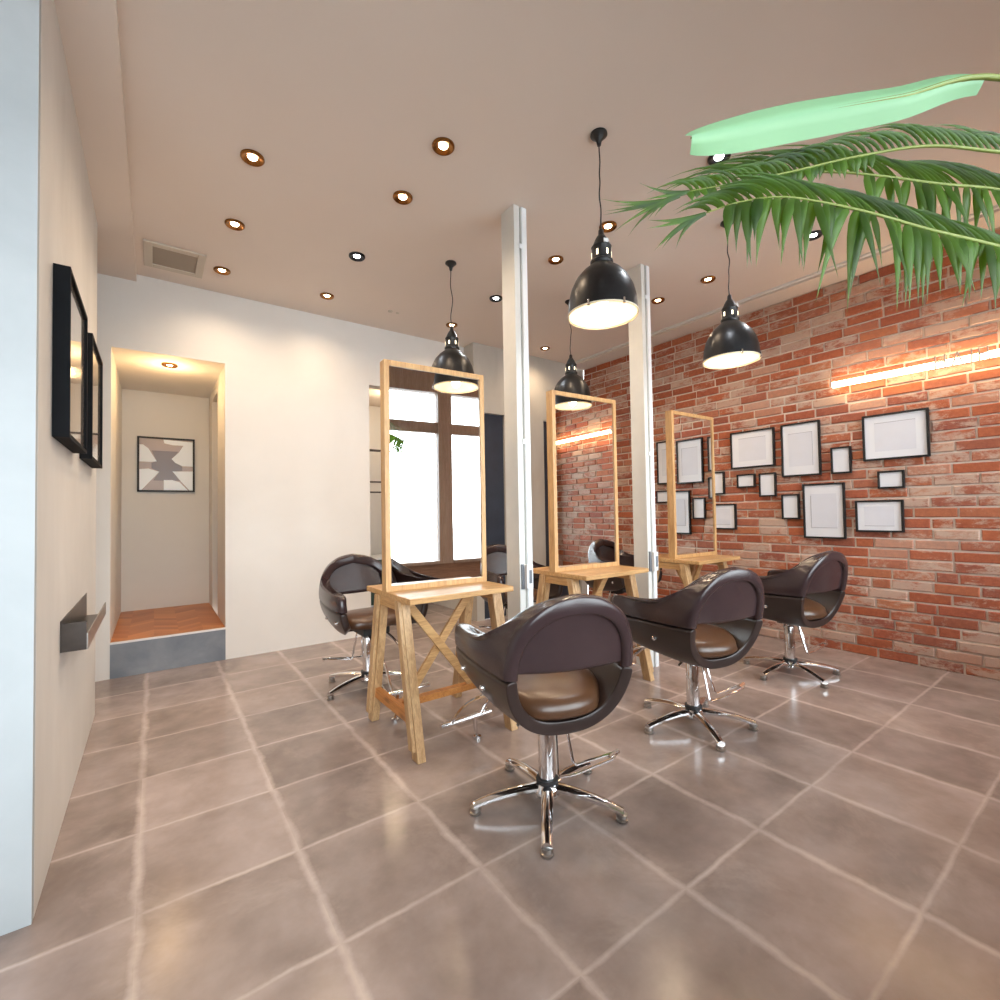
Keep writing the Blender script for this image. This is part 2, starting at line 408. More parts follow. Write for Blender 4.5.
# ------------------------------------------------------------------ the room
T = 0.12
struct('floor', box(OX - T, WX + T, FY - T, 6.4, -0.10, 0.0), M['floor'])
# ceiling: flat plate, slightly lower step along the brick wall, lower soffit along the left wall
struct('ceiling', box(OX - T, WX + T, FY - T, DY + T, CZ, CZ + 0.10), M['ceiling'])
struct('trim_1', box(4.20, WX, FY, 4.25, 2.950, CZ), M['ceiling'])
struct('trim_2', box(4.165, 4.195, FY, 4.25, 2.965, CZ), M['trim'])
struct('trim_3', box(OX, -0.11, FY, DY, 2.925, CZ), M['ceiling'])
# left wall: thick trowelled wall whose near end faces the windows
bm = bmesh.new(); B(bm, -0.62, LX, 1.945, 3.70, 0, 2.925)
struct('wall_left', bm, M['cement'])
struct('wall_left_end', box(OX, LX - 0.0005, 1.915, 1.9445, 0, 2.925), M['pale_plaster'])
struct('wall_far_left', box(OX - T, OX, FY, DY, 0, CZ), M['white_wall'])
# back wall with the passage opening and the opening to the back room
bm = bmesh.new()
DX0, DX1, DZ0, DZ1 = -0.256, 0.467, 0.255, 2.405
for a in ((OX, DX0, 0, CZ), (DX0, DX1, DZ1, CZ), (DX1, 1.68, 0, CZ), (1.68, 2.765, 2.405, CZ)):
    B(bm, a[0], a[1], DY, DY + T, a[2], a[3])
bmesh.ops.remove_doubles(bm, verts=bm.verts, dist=1e-5)
struct('wall_back', bm, M['white_wall'])
# projecting grey panelled part of the back wall, with two dark doors in it
BYF = 4.25
bm = bmesh.new()
for a in ((2.765, 2.86, 0, CZ), (2.86, 3.17, 2.235, CZ), (3.17, 3.745, 0, CZ), (3.745, 4.33, 2.235, CZ), (4.33, WX, 0, CZ)):
    B(bm, a[0], a[1], BYF, DY + T, a[2], a[3])
struct('wall_back_panelled', bm, M['grey_panel'])
struct('door_1', box(2.865, 3.165, BYF + 0.03, BYF + 0.07, 0.005, 2.23), M['navy'])
struct('door_2', box(3.75, 4.325, BYF + 0.03, BYF + 0.07, 0.005, 2.23), M['navy'])
# passage behind the first opening
PY = 5.85
bm = bmesh.new()
B(bm, DX0 - T, DX0, DY + T, PY, 0, 2.6); B(bm, DX0 - T, DX1 + T, PY, PY + T, 0, 2.6)
B(bm, DX1, DX1 + T, DY + T, 5.02, 0, 2.6); B(bm, DX1, DX1 + T, 5.02, 5.50, 2.30, 2.6); B(bm, DX1, DX1 + T, 5.50, PY, 0, 2.6)
struct('wall_passage', bm, M['passage_wall'])
struct('door_3', box(DX1 + 0.05, DX1 + 0.09, 5.02, 5.50, DZ0, 2.295), simple('taupe_door', (0.16, 0.13, 0.11), 0.5))
struct('ceiling_passage', box(DX0 - T, DX1 + T, DY + T, PY + T, DZ1 + 0.002, DZ1 + 0.08), M['white_wall'])
struct('floor_passage', box(DX0, DX1, DY + 0.012, PY, 0.001, DZ0), M['herring'])
struct('trim_4', box(DX0, DX1, DY - 0.002, DY + 0.0115, 0.001, DZ0 - 0.012), M['riser'])
struct('trim_5', box(DX0, DX1, DY - 0.004, DY + 0.0115, DZ0 - 0.0115, DZ0 + 0.003), M['trim'])
# back room seen through the wide opening
bm = bmesh.new()
B(bm, 1.56, 1.68, DY + T, 6.2, 0, 2.7); B(bm, 1.56, 2.9, 6.2, 6.3, 0, 2.7); B(bm, 2.9, 3.02, DY + T, 6.3, 0, 2.7)
struct('wall_back_room', bm, M['white_wall'])
struct('ceiling_back_room', box(1.56, 3.02, DY + T, 6.3, 2.62, 2.7), M['ceiling'])
# brick wall: every brick a small chamfered block in one mesh, on a mortar bed
struct('wall_right', box(WX + 0.006, WX + T, FY, BYF, 0, CZ), M['mortar'])
bm = bmesh.new()
rowh, L0, mj = 0.0757, 0.238, 0.0125
rr = random.Random(3)
z = 0.004; row = 0
while z < 2.95:
    h = rowh - mj; z1 = min(z + h, 2.948)
    y = FY + 0.01 - (0.5 * L0 if row % 2 else 0) + rr.uniform(-0.02, 0.02)
    while y < BYF:
        L = L0 * rr.choice((1, 1, 1, 1, 0.97, 1.03, 1, 1, 1, 1, 0.5))
        a, c = max(y, FY + 0.004), min(y + L - mj, BYF - 0.002)
        if c - a > 0.02:
            dx = rr.uniform(-0.004, 0.004); j = [rr.uniform(-0.0028, 0.0028) for _ in range(4)]
            xf, xb, ch = WX - 0.004 + dx, WX + 0.02, 0.005
            back = [(xb, a, z), (xb, c, z), (xb, c, z1), (xb, a, z1)]
            mid = [(xf + ch, a, z + j[0]), (xf + ch, c, z + j[1]), (xf + ch, c, z1 + j[2]), (xf + ch, a, z1 + j[3])]
            fr = [(xf, a + ch, z + ch + j[0]), (xf, c - ch, z + ch + j[1]), (xf, c - ch, z1 - ch + j[2]), (xf, a + ch, z1 - ch + j[3])]
            vb = [bm.verts.new(p) for p in back]; vm = [bm.verts.new(p) for p in mid]; vf = [bm.verts.new(p) for p in fr]
            for k in range(4):
                k2 = (k + 1) % 4
                bm.faces.new((vb[k], vb[k2], vm[k2], vm[k])); bm.faces.new((vm[k], vm[k2], vf[k2], vf[k]))
            bm.faces.new(vf)
        y += L
    z += rowh; row += 1
bricks = struct('wall_right_bricks', bm, M['brick'])
# window wall behind the camera
bm = bmesh.new()
B(bm, OX, WX, FY - T, FY, 0, 0.54)
struct('wall_front_lower', bm, M['brown_wood'])
bm = bmesh.new(); B(bm, OX, WX, FY - T, FY, 2.62, CZ)
xs = [OX] + [v for w in WIN for v in w] + [WX]
for a, b_ in zip(xs[::2], xs[1::2]): B(bm, a, b_, FY - T, FY, 0.54, 2.62)
struct('wall_front', bm, M['window_wood'])
for i, (a, b_) in enumerate(WIN):
    bm = bmesh.new()
    B(bm, a, b_, FY - 0.09, FY - 0.03, 2.13, 2.26)
    B(bm, a, b_, FY - 0.09, FY + 0.03, 0.54, 0.575)
    w = struct('window_%d' % (i + 1), bm, M['window_wood'])
    g = obj('pane', box(a, b_, FY - 0.065, FY - 0.060, 0.576, 2.129), M['glass'], w)
    g = obj('pane', box(a, b_, FY - 0.065, FY - 0.060, 2.261, 2.62), M['glass'], w)
bm = bmesh.new(); B(bm, -30, 34, -30, FY - T - 0.01, -0.14, -0.06)
struct('ground', bm, M['asphalt'])

# ------------------------------------------------------------------ steel posts with cable slot and switch box
def make_post(x, y, label):
    t = tag(empty('steel_post', (x, y, 0)), label, 'post', 'steel posts between the mirrors')
    w, d = 0.094, 0.125
    bm = bmesh.new()
    g0, g1 = 0.040, 0.052
    poly = [(0, 0), (g0, 0), (g0, 0.018), (g1, 0.018), (g1, 0), (w, 0), (w, d), (0, d)]
    prism(bm, poly, 0.0, CZ - 0.001)
    obj('post_shaft', bm, M['post'], t)
    bm = bmesh.new(); B(bm, g1 + 0.004, w - 0.002, -0.006, -0.0005, 0.0, CZ - 0.002)
    obj('cable_cover', bm, M['white_plastic'], t)
    bm = bmesh.new(); B(bm, 0.008, 0.030, -0.012, -0.0005, 0.70, 0.845)
    obj('socket_strip', bm, M['grey_plastic'], t, bevel=0.002)
    bm = bmesh.new(); B(bm, 0.022, 0.068, -0.040, -0.0125, 0.705, 0.842)
    sb = obj('switch_box', bm, M['white_plastic'], t, bevel=0.003)
    bm = bmesh.new(); B(bm, 0.038, 0.057, -0.043, -0.0405, 0.735, 0.812)
    obj('switch', bm, M['grey_plastic'], sb)
    for zz in (1.55, 2.72):
        bm = bmesh.new(); B(bm, g0 - 0.006, g1 + 0.006, -0.008, -0.0065, zz, zz + 0.03); obj('clip', bm, M['white_plastic'], t)
    return t
make_post(1.722, 2.185, 'pale grey steel post with switch box, standing behind the nearest chair')
make_post(2.918, 2.190, 'pale grey steel post with switch box, between the middle and right-hand mirrors')

# ------------------------------------------------------------------ mirror tables
TZ = 0.75
def make_table():
    t = empty('trestle_table', (0, 0, 0))
    hw, hd = 0.305, 0.28
    obj('tabletop', box(-hw, hw, -hd, hd, TZ - 0.028, TZ), M['pine_x'], t, bevel=0.003)
    for sx in (-1, 1):
        x = sx * (hw - 0.035)
        for sy in (-1, 1):
            bm = bmesh.new()
            beam_cut(bm, (x, sy * 0.285, 0), (x, sy * 0.125, TZ - 0.03), 0.042, 0.062)
            l = obj('leg', bm, M['pine_z'], t, bevel=0.003)
            bm = bmesh.new()
            beam_cut(bm, (x + sx * 0.0305, sy * 0.276, 0.05), (x + sx * 0.0305, sy * 0.130, TZ - 0.03), 0.018, 0.045)
            obj('batten', bm, M['pine_z'], l, bevel=0.002)
        bm = bmesh.new(); beam(bm, (x, -0.222, 0.17), (x, 0.222, 0.17), 0.03, 0.055); obj('side_rail', bm, M['rail_wood'], t, bevel=0.002)
        bm = bmesh.new(); beam(bm, (x, -0.16, TZ - 0.056), (x, 0.16, TZ - 0.056), 0.046, 0.05); obj('top_rail', bm, M['pine_y'], t, bevel=0.002)
    xr = hw - 0.051
    bm = bmesh.new(); beam(bm, (-xr, 0, 0.165), (xr, 0, 0.165), 0.045, 0.035); obj('stretcher', bm, M['rail_wood'], t, bevel=0.002)
    bm = bmesh.new(); beam(bm, (-0.21, -0.012, 0.70), (0.21, -0.012, 0.16), 0.018, 0.045); obj('cross_brace', bm, M['pine_x'], t, bevel=0.002)
    bm = bmesh.new(); beam(bm, (-0.21, 0.008, 0.16), (0.21, 0.008, 0.70), 0.018, 0.045); obj('cross_brace', bm, M['pine_x'], t, bevel=0.002)
    return t
def make_mirror():
    t = empty('standing_mirror', (0, 0, TZ))
    hw, H, d, fw = 0.302, 1.205, 0.062, 0.029
    bm = bmesh.new()
    B(bm, -hw, -hw + fw, 0, d, 0.0, H); B(bm, hw - fw, hw, 0, d, 0.0, H)
    B(bm, -hw + fw, hw - fw, 0, d, H - fw, H); B(bm, -hw + fw, hw - fw, 0, d, 0.0, fw)
    obj('mirror_frame', bm, M['pine_frame'], t, bevel=0.002)
    obj('mirror_glass', box(-hw + fw, hw - fw, 0.008, d - 0.008, fw, H - fw), M['mirror'], t)
    return t
tab0, mir0 = make_table(), make_mirror()
TABS = [(1.270, 2.335, 2.310, 'pine trestle table, nearest of the three, with crossed braces under the tall window-reflecting mirror',
         'tall pine framed mirror nearest the camera, reflecting the windows'),
        (2.440, 2.335, 2.310, 'pine trestle table between the two steel posts', 'pine framed mirror between the two posts, reflecting brick and the light tube'),
        (3.665, 2.335, 2.275, 'pine trestle table farthest right, before the brick wall', 'pine framed mirror farthest right, reflecting white framed pictures')]
for i, (x, y, my, l1, l2) in enumerate(TABS):
    a = tab0 if i == 0 else copy_tree(tab0); a.location = (x, y, 0)
    b_ = mir0 if i == 0 else copy_tree(mir0); b_.location = ((1.262, 2.428, 3.69)[i], my, TZ); b_.rotation_euler = (0, 0, math.radians((-3.0, -2.5, -1.0)[i]))
    tag(a, l1, 'table', 'trestle tables carrying the mirrors'); tag(b_, l2, 'mirror', 'standing mirrors on the tables')

# ------------------------------------------------------------------ salon chairs (local: faces +Y, base centre at origin)
def ring_pt(th, sgn=1):
    """rear ring, th from 0 (bottom) to pi (top)"""
    a, b_, zc = 0.245, 0.250, 0.602
    s, c = math.sin(th), -math.cos(th)
    s = abs(s) ** 0.82 * (1 if s >= 0 else -1); c = (abs(c) ** 0.9) * (1 if c >= 0 else -1)
    x = a * s; z = zc + b_ * c
    if c > 0: x *= 1 - 0.06 * c
    t = (z - 0.362) / 0.5
    y = -0.195 - 0.125 * t
    return Vector((x, y, z))
def hoop_pt(th):
    a, b_, zc = 0.292, 0.207, 0.583
    s, c = math.sin(th), -math.cos(th)
    x = a * abs(s) ** 0.50; z = zc + b_ * c
    t = min(1, max(0, (z - 0.378) / 0.12)); t = 1 - (1 - t) ** 3.0
    y = -0.01 + 0.345 * t 
    return Vector((x, y, z))
TH0 = math.radians(112)
def thmax(v):
    w = min(1.0, v / 0.93)
    return TH0 + (PI - TH0) * w ** 2.3
def shell_pt(u, v):
    """u in [-1,1] over the section, v 0 front .. 1 rear"""
    f = v ** 2.1
    thm = thmax(v)
    th = abs(u) * thm
    h = hoop_pt(min(th, PI)); r = ring_pt(min(th, PI))
    w = v
    p = h.lerp(r, w)
    # fuller sides half way, slight dip of the arm top
    p.x *= 1 + 0.07 * math.sin(PI * v) * math.sin(th) ** 0.7
    p.z -= 0.010 * math.sin(PI * v) * max(0, math.cos(th))
    p.z -= 0.010 * math.sin(PI * min(1, v * 1.4)) * max(0, -math.cos(th)) * 2
    return Vector((p.x * (1 if u >= 0 else -1), p.y, p.z)), th
def make_chair():
    t = empty('salon_chair', (0, 0, 0))
    NU, NV = 64, 30
    SEAM = math.radians(86)
    def piece(lo, hi, off, inset):
        """both mirror halves of the shell between two angles"""
        bm = bmesh.new()
        n = 14 if lo > 0 else 34
        for side in ((1,) if lo == 0 else (1, -1)):
            grid = []
            for j in range(NV + 1):
                v = j / NV; v = 1 - (1 - v) ** 1.25; thm = thmax(v)
                row = []
                for i in range(n + 1):
                    if lo == 0: th = -hi + 2 * hi * i / n
                    else: th = lo + (thm - lo) * (i / n)
                    u = th / thm
                    p, _ = shell_pt(u if lo == 0 else u * side, v)
                    c = Vector((0, p.y, 0.62)); d = (p - c); d.y = 0
                    if d.length > 1e-6: p = p + d.normalized() * off
                    row.append(bm.verts.new(p))
                grid.append(row)
            for j in range(NV):
                for i in range(n):
                    bm.faces.new((grid[j][i], grid[j][i + 1], grid[j + 1][i + 1], grid[j + 1][i]))
        bmesh.ops.remove_doubles(bm, verts=bm.verts, dist=1e-4)
        return bm
    def thick(o, th, bev, sub=1, rim=None):
        md = o.modifiers.new('solid', 'SOLIDIFY'); md.thickness = th; md.offset = -1; md.use_even_offset = False
        md = o.modifiers.new('round', 'SUBSURF'); md.levels = 2; md.render_levels = 2
    def orient(bm):
        bmesh.ops.recalc_face_normals(bm, faces=bm.faces)
        s = sum((f.calc_center_median() - Vector((0, -0.05, 0.62))).normalized().dot(f.normal) for f in bm.faces)
        if s < 0: bmesh.ops.reverse_faces(bm, faces=bm.faces)
        return bm
    def obj2(name, bm, m_):
        me = bpy.data.meshes.new(name); bm.to_mesh(me); bm.free(); me.materials.append(m_)
        o = bpy.data.objects.new(name, me); COL.objects.link(o); o.parent = t
        for p in me.polygons: p.use_smooth = True
        return o
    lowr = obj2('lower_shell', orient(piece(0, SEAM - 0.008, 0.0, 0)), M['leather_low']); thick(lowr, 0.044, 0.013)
    # upper wrap: ruled between the rear ring and a front-and-top edge that runs from the arm end to the back's top
    h0 = hoop_pt(SEAM + 0.008)
    edge = catmull([h0, Vector((0.296, 0.332, 0.622)), Vector((0.293, 0.314, 0.660)), Vector((0.296, 0.25, 0.672)), Vector((0.300, 0.12, 0.668)), Vector((0.296, 0.0, 0.674)),
                    Vector((0.281, -0.090, 0.704)), Vector((0.238, -0.165, 0.748)), Vector((0.145, -0.225, 0.820)), Vector((0.0, -0.255, 0.852))], 6)
    bm = bmesh.new(); n = len(edge); V_ = 10
    for side in (1, -1):
        loops = []
        for i, e in enumerate(edge):
            q = i / (n - 1); r = ring_pt(SEAM + 0.008 + (PI - SEAM - 0.008) * (q ** 1.25))
            al = math.radians(4 + 86 * max(0.0, (q - 0.30) / 0.70) ** 1.1)
            dr = Vector((-math.cos(al), 0, -math.sin(al))); th_ = 0.052
            out, inn = [], []
            for j in range(V_ + 1):
                v = j / V_; p = e.lerp(r, v)
                bul = math.sin(PI * v) * (1 - q ** 2)
                p.x *= 1 + 0.06 * bul
                p.z += 0.012 * math.sin(PI * v) * q ** 2
                out.append(p - dr * 0.004); k_ = p + dr * th_; k_.x = max(0.0, k_.x) if i < n - 1 else 0.0
                inn.append(k_)
            if i == n - 1:
                for p in out: p.x = 0.0
            loops.append([bm.verts.new((p.x * side, p.y, p.z)) for p in out + inn[::-1]])
        m_ = len(loops[0])
        for A_, C_ in zip(loops, loops[1:]):
            for k_ in range(m_): bm.faces.new((A_[k_], A_[(k_ + 1) % m_], C_[(k_ + 1) % m_], C_[k_]))
        f0 = loops[0]
        for j in range(V_): bm.faces.new((f0[j], f0[j + 1], f0[m_ - 2 - j], f0[m_ - 1 - j]))
    bmesh.ops.remove_doubles(bm, verts=bm.verts, dist=1e-4)
    bmesh.ops.recalc_face_normals(bm, faces=bm.faces)
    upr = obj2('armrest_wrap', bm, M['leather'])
    md = upr.modifiers.new('round', 'SUBSURF'); md.levels = 2; md.render_levels = 2
    # backrest panel filling the upper part of the rear ring
    bm = bmesh.new(); grid = []
    n, k = 28, 12
    for j in range(k + 1):
        q = j / k; row = []
        for i in range(n + 1):
            s = -1 + 2 * i / n
            z0 = 0.585 + 0.012 * (abs(s) ** 2)
            zt = 0.836 - 0.19 * (abs(s) ** 3.2)
            z_ = z0 + (max(zt, z0 + 0.002) - z0) * q
            c = min(1, max(-1, (z_ - 0.612) / 0.250)); hwid = 0.245 * math.sqrt(max(0.0, 1 - abs(c) ** 2.1)) * (1 - 0.06 * max(c, 0))
            x = s * 0.216
            x = max(-hwid + 0.012, min(hwid - 0.012, x))
            y = -0.195 - 0.125 * (z_ - 0.362) / 0.5 + 0.024 - 0.016 * (1 - s * s)
            row.append(bm.verts.new((x, y, z_)))
        grid.append(row)
    for j in range(k):
        for i in range(n):
            bm.faces.new((grid[j][i], grid[j][i + 1], grid[j + 1][i + 1], grid[j + 1][i]))
    bmesh.ops.recalc_face_normals(bm, faces=bm.faces)
    if sum(f.normal.y for f in bm.faces) > 0: bmesh.ops.reverse_faces(bm, faces=bm.faces)
    back = obj2('backrest', bm, M['leather'])
    md = back.modifiers.new('solid', 'SOLIDIFY'); md.thickness = 0.035; md.offset = -1
    md = back.modifiers.new('round', 'SUBSURF'); md.levels = 1; md.render_levels = 1
    # seat cushion
    bm = bmesh.new(); top = []; n_ = 18
    def sq(q): return math.copysign(1 - (1 - abs(q)) ** 1.0, q)
    for sgn in (1, -1):
        g = []
        for j in range(n_ + 1):
            row = []
            for i in range(n_ + 1):
                a_, b2 = -1 + 2 * i / n_, -1 + 2 * j / n_
                # square to rounded square
                X_ = a_ * math.sqrt(1 - 0.32 * b2 * b2); Y_ = b2 * math.sqrt(1 - 0.32 * a_ * a_)
                e = max(0.0, (1 - abs(a_) ** 5) * (1 - abs(b2) ** 5)) ** 0.35
                rr_ = max(0.0, -b2) ** 2
                row.append(bm.verts.new((X_ * 0.225 * (1 - 0.30 * rr_), 0.02 + Y_ * 0.245, 0.458 - 0.030 * rr_ + sgn * (0.050 if sgn > 0 else 0.035) * e)))
            g.append(row)
        for j in range(n_):
            for i in range(n_): bm.faces.new((g[j][i], g[j][i + 1], g[j + 1][i + 1], g[j + 1][i]))
    bmesh.ops.remove_doubles(bm, verts=bm.verts, dist=1e-5)
    obj('seat', bm, M['leather_seat'], t, smooth='all')
    # studs on the sides
    for sx in (1, -1):
        for v_ in (0.20, 0.62):
            p, _ = shell_pt(sx * (math.radians(66) / thmax(v_)), v_)
            bm = bmesh.new(); lathe(bm, [(0, 0.010), (0.006, 0.009), (0.011, 0.005), (0.012, -0.008), (0, -0.008)], 14)
            out = Vector((sx, 0, -0.18)).normalized()
            bmesh.ops.transform(bm, matrix=Matrix.Translation(p + out * 0.003) @ Vector((0, 0, 1)).rotation_difference(out).to_matrix().to_4x4(), verts=bm.verts)
            obj('stud', bm, M['chrome'], t, smooth=True)
    # under-seat mechanism
    bm = bmesh.new(); B(bm, -0.09, 0.09, -0.08, 0.16, 0.372, 0.430); B(bm, -0.045, 0.045, -0.05, 0.06, 0.340, 0.372)
    obj('seat_plate', bm, M['black_metal'], t, bevel=0.003)
    bm = bmesh.new(); tube(bm, [(-0.04, -0.02, 0.37), (-0.10, -0.04, 0.36), (-0.14, -0.05, 0.345)], 0.006); lathe(bm, [(0, 0.02), (0.016, 0.016), (0.018, -0.01), (0, -0.014)], 12, (-0.075, -0.02, 0.362))
    obj('tilt_knob', bm, M['steel'], t, smooth=True)
    bm = bmesh.new(); lathe(bm, [(0, 0.06), (0.040, 0.06), (0.042, 0.085), (0.033, 0.09), (0.033, 0.318), (0.030, 0.326), (0.026, 0.328), (0.026, 0.345), (0, 0.345)], 28)
    obj('post', bm, M['chrome'], t, smooth=True)
    bm = bmesh.new(); lathe(bm, [(0.0335, 0.088), (0.044, 0.088), (0.044, 0.102), (0.0335, 0.102)], 28, closed=True); obj('post_ring', bm, M['rubber'], t, smooth=True)
    bm = bmesh.new(); lathe(bm, [(0, 0.035), (0.045, 0.035), (0.055, 0.05), (0.05, 0.075), (0.041, 0.084), (0, 0.084)], 28); obj('hub', bm, M['chrome'], t, smooth=True)
    for i in range(5):
        a = math.radians(12 + 72 * i); d = Vector((math.cos(a), math.sin(a), 0)); s = Vector((-d.y, d.x, 0))
        bm = bmesh.new(); rings = []
        nn = 10
        for j in range(nn + 1):
            q = j / nn; r = 0.035 + 0.262 * q
            zc = 0.072 - 0.036 * q ** 2.2; hw = 0.0235 - 0.006 * q; hh = 0.014 - 0.003 * q
            ring = []
            for kx, kz in ((-1, -0.6), (-0.75, -1), (0.75, -1), (1, -0.6), (1, 0.2), (0.55, 0.9), (0, 1.1), (-0.55, 0.9), (-1, 0.2)):
                pz = d * r + s * (kx * hw); ring.append(bm.verts.new((pz.x, pz.y, zc + kz * hh)))
            rings.append(ring)
        for A_, C_ in zip(rings, rings[1:]):
            for k_ in range(9): bm.faces.new((A_[k_], A_[(k_ + 1) % 9], C_[(k_ + 1) % 9], C_[k_]))
        bm.faces.new(rings[0]); bm.faces.new(rings[-1][::-1])
        leg = obj('base_arm', bm, M['chrome'], t, smooth=True)
        f = d * 0.288
        bm = bmesh.new(); lathe(bm, [(0, 0.0), (0.019, 0.0), (0.022, 0.004), (0.022, 0.010), (0.017, 0.013), (0.017, 0.016), (0.020, 0.018), (0.020, 0.028), (0, 0.032)], 18, (f.x, f.y, 0))
        obj('glide', bm, M['steel'], leg, smooth=True)
    # footrest in front
    bm = bmesh.new()
    for sx in (-1, 1):
        tube(bm, bez((sx * 0.06, 0.12, 0.385), (sx * 0.07, 0.42, 0.36), (sx * 0.085, 0.58, 0.14), 8), 0.008, 8)
    fr = obj('footrest', bm, M['chrome'], t, smooth=True)
    bm = bmesh.new(); tube(bm, [(-0.145, 0.585, 0.135), (0.145, 0.585, 0.135)], 0.014, 12); tube(bm, bez((0.05, 0.585, 0.13), (0.06, 0.60, 0.06), (0.09, 0.625, 0.012), 6), [0.012, 0.012, 0.011, 0.010, 0.010, 0.010, 0.010], 8); lathe(bm, [(0, 0), (0.02, 0), (0.02, 0.012), (0, 0.014)], 14, (0.09, 0.625, 0)); obj('foot_bar', bm, M['chrome'], fr, smooth=True)
    # pump lever beside the post
    bm = bmesh.new()
    tube(bm, [(0.02, -0.045, 0.345), (-0.008, -0.118, 0.175), (0.0, -0.125, 0.165), (0.06, -0.13, 0.168), (0.225, -0.125, 0.195), (0.245, -0.105, 0.20)], 0.0055, 8)
    tube(bm, [(0.07, 0.0, 0.375), (0.078, -0.072, 0.185), (0.088, -0.078, 0.172), (0.24, -0.095, 0.20)], 0.0055, 8)
    tube(bm, [(0.215, -0.115, 0.196), (0.262, -0.098, 0.204)], 0.009, 8)
    obj('pump_lever', bm, M['chrome'], t, smooth=True)
    return t
ch0 = make_chair()
CH = [(1.258, 1.445, -18, 12, 19, 'dark brown leather salon chair nearest the camera, its oval back turned this way'),
      (2.342, 1.490, -13, 20, 6, 'dark brown leather salon chair in the middle of the front row of three'),
      (3.590, 1.530, -9, 26, 4, 'dark brown leather salon chair closest to the brick wall and its pictures'),
      (1.165, 3.150, 181, 54, 0, 'dark brown leather salon chair by the white wall, behind the nearest mirror table'),
      (2.430, 3.190, 172, 40, 0, 'dark brown leather salon chair mostly hidden behind the left steel post'),
      (3.660, 3.130, 178, 30, 0, 'dark brown leather salon chair showing behind the middle mirror and right steel post')]
for i, (x, y, rz, rb, rf, lab) in enumerate(CH):
    c = ch0 if i == 0 else copy_tree(ch0)
    c.location = (x, y, 0); c.rotation_euler = (0, 0, math.radians(rz)); tag(c, lab, 'chair', 'salon styling chairs')
    for p in c.children:
        if p.name.startswith('base_arm'): p.rotation_euler = (0, 0, math.radians(rb - rz - 12))
        if p.name.startswith('footrest'): p.rotation_euler = (0, 0, math.radians(rf))

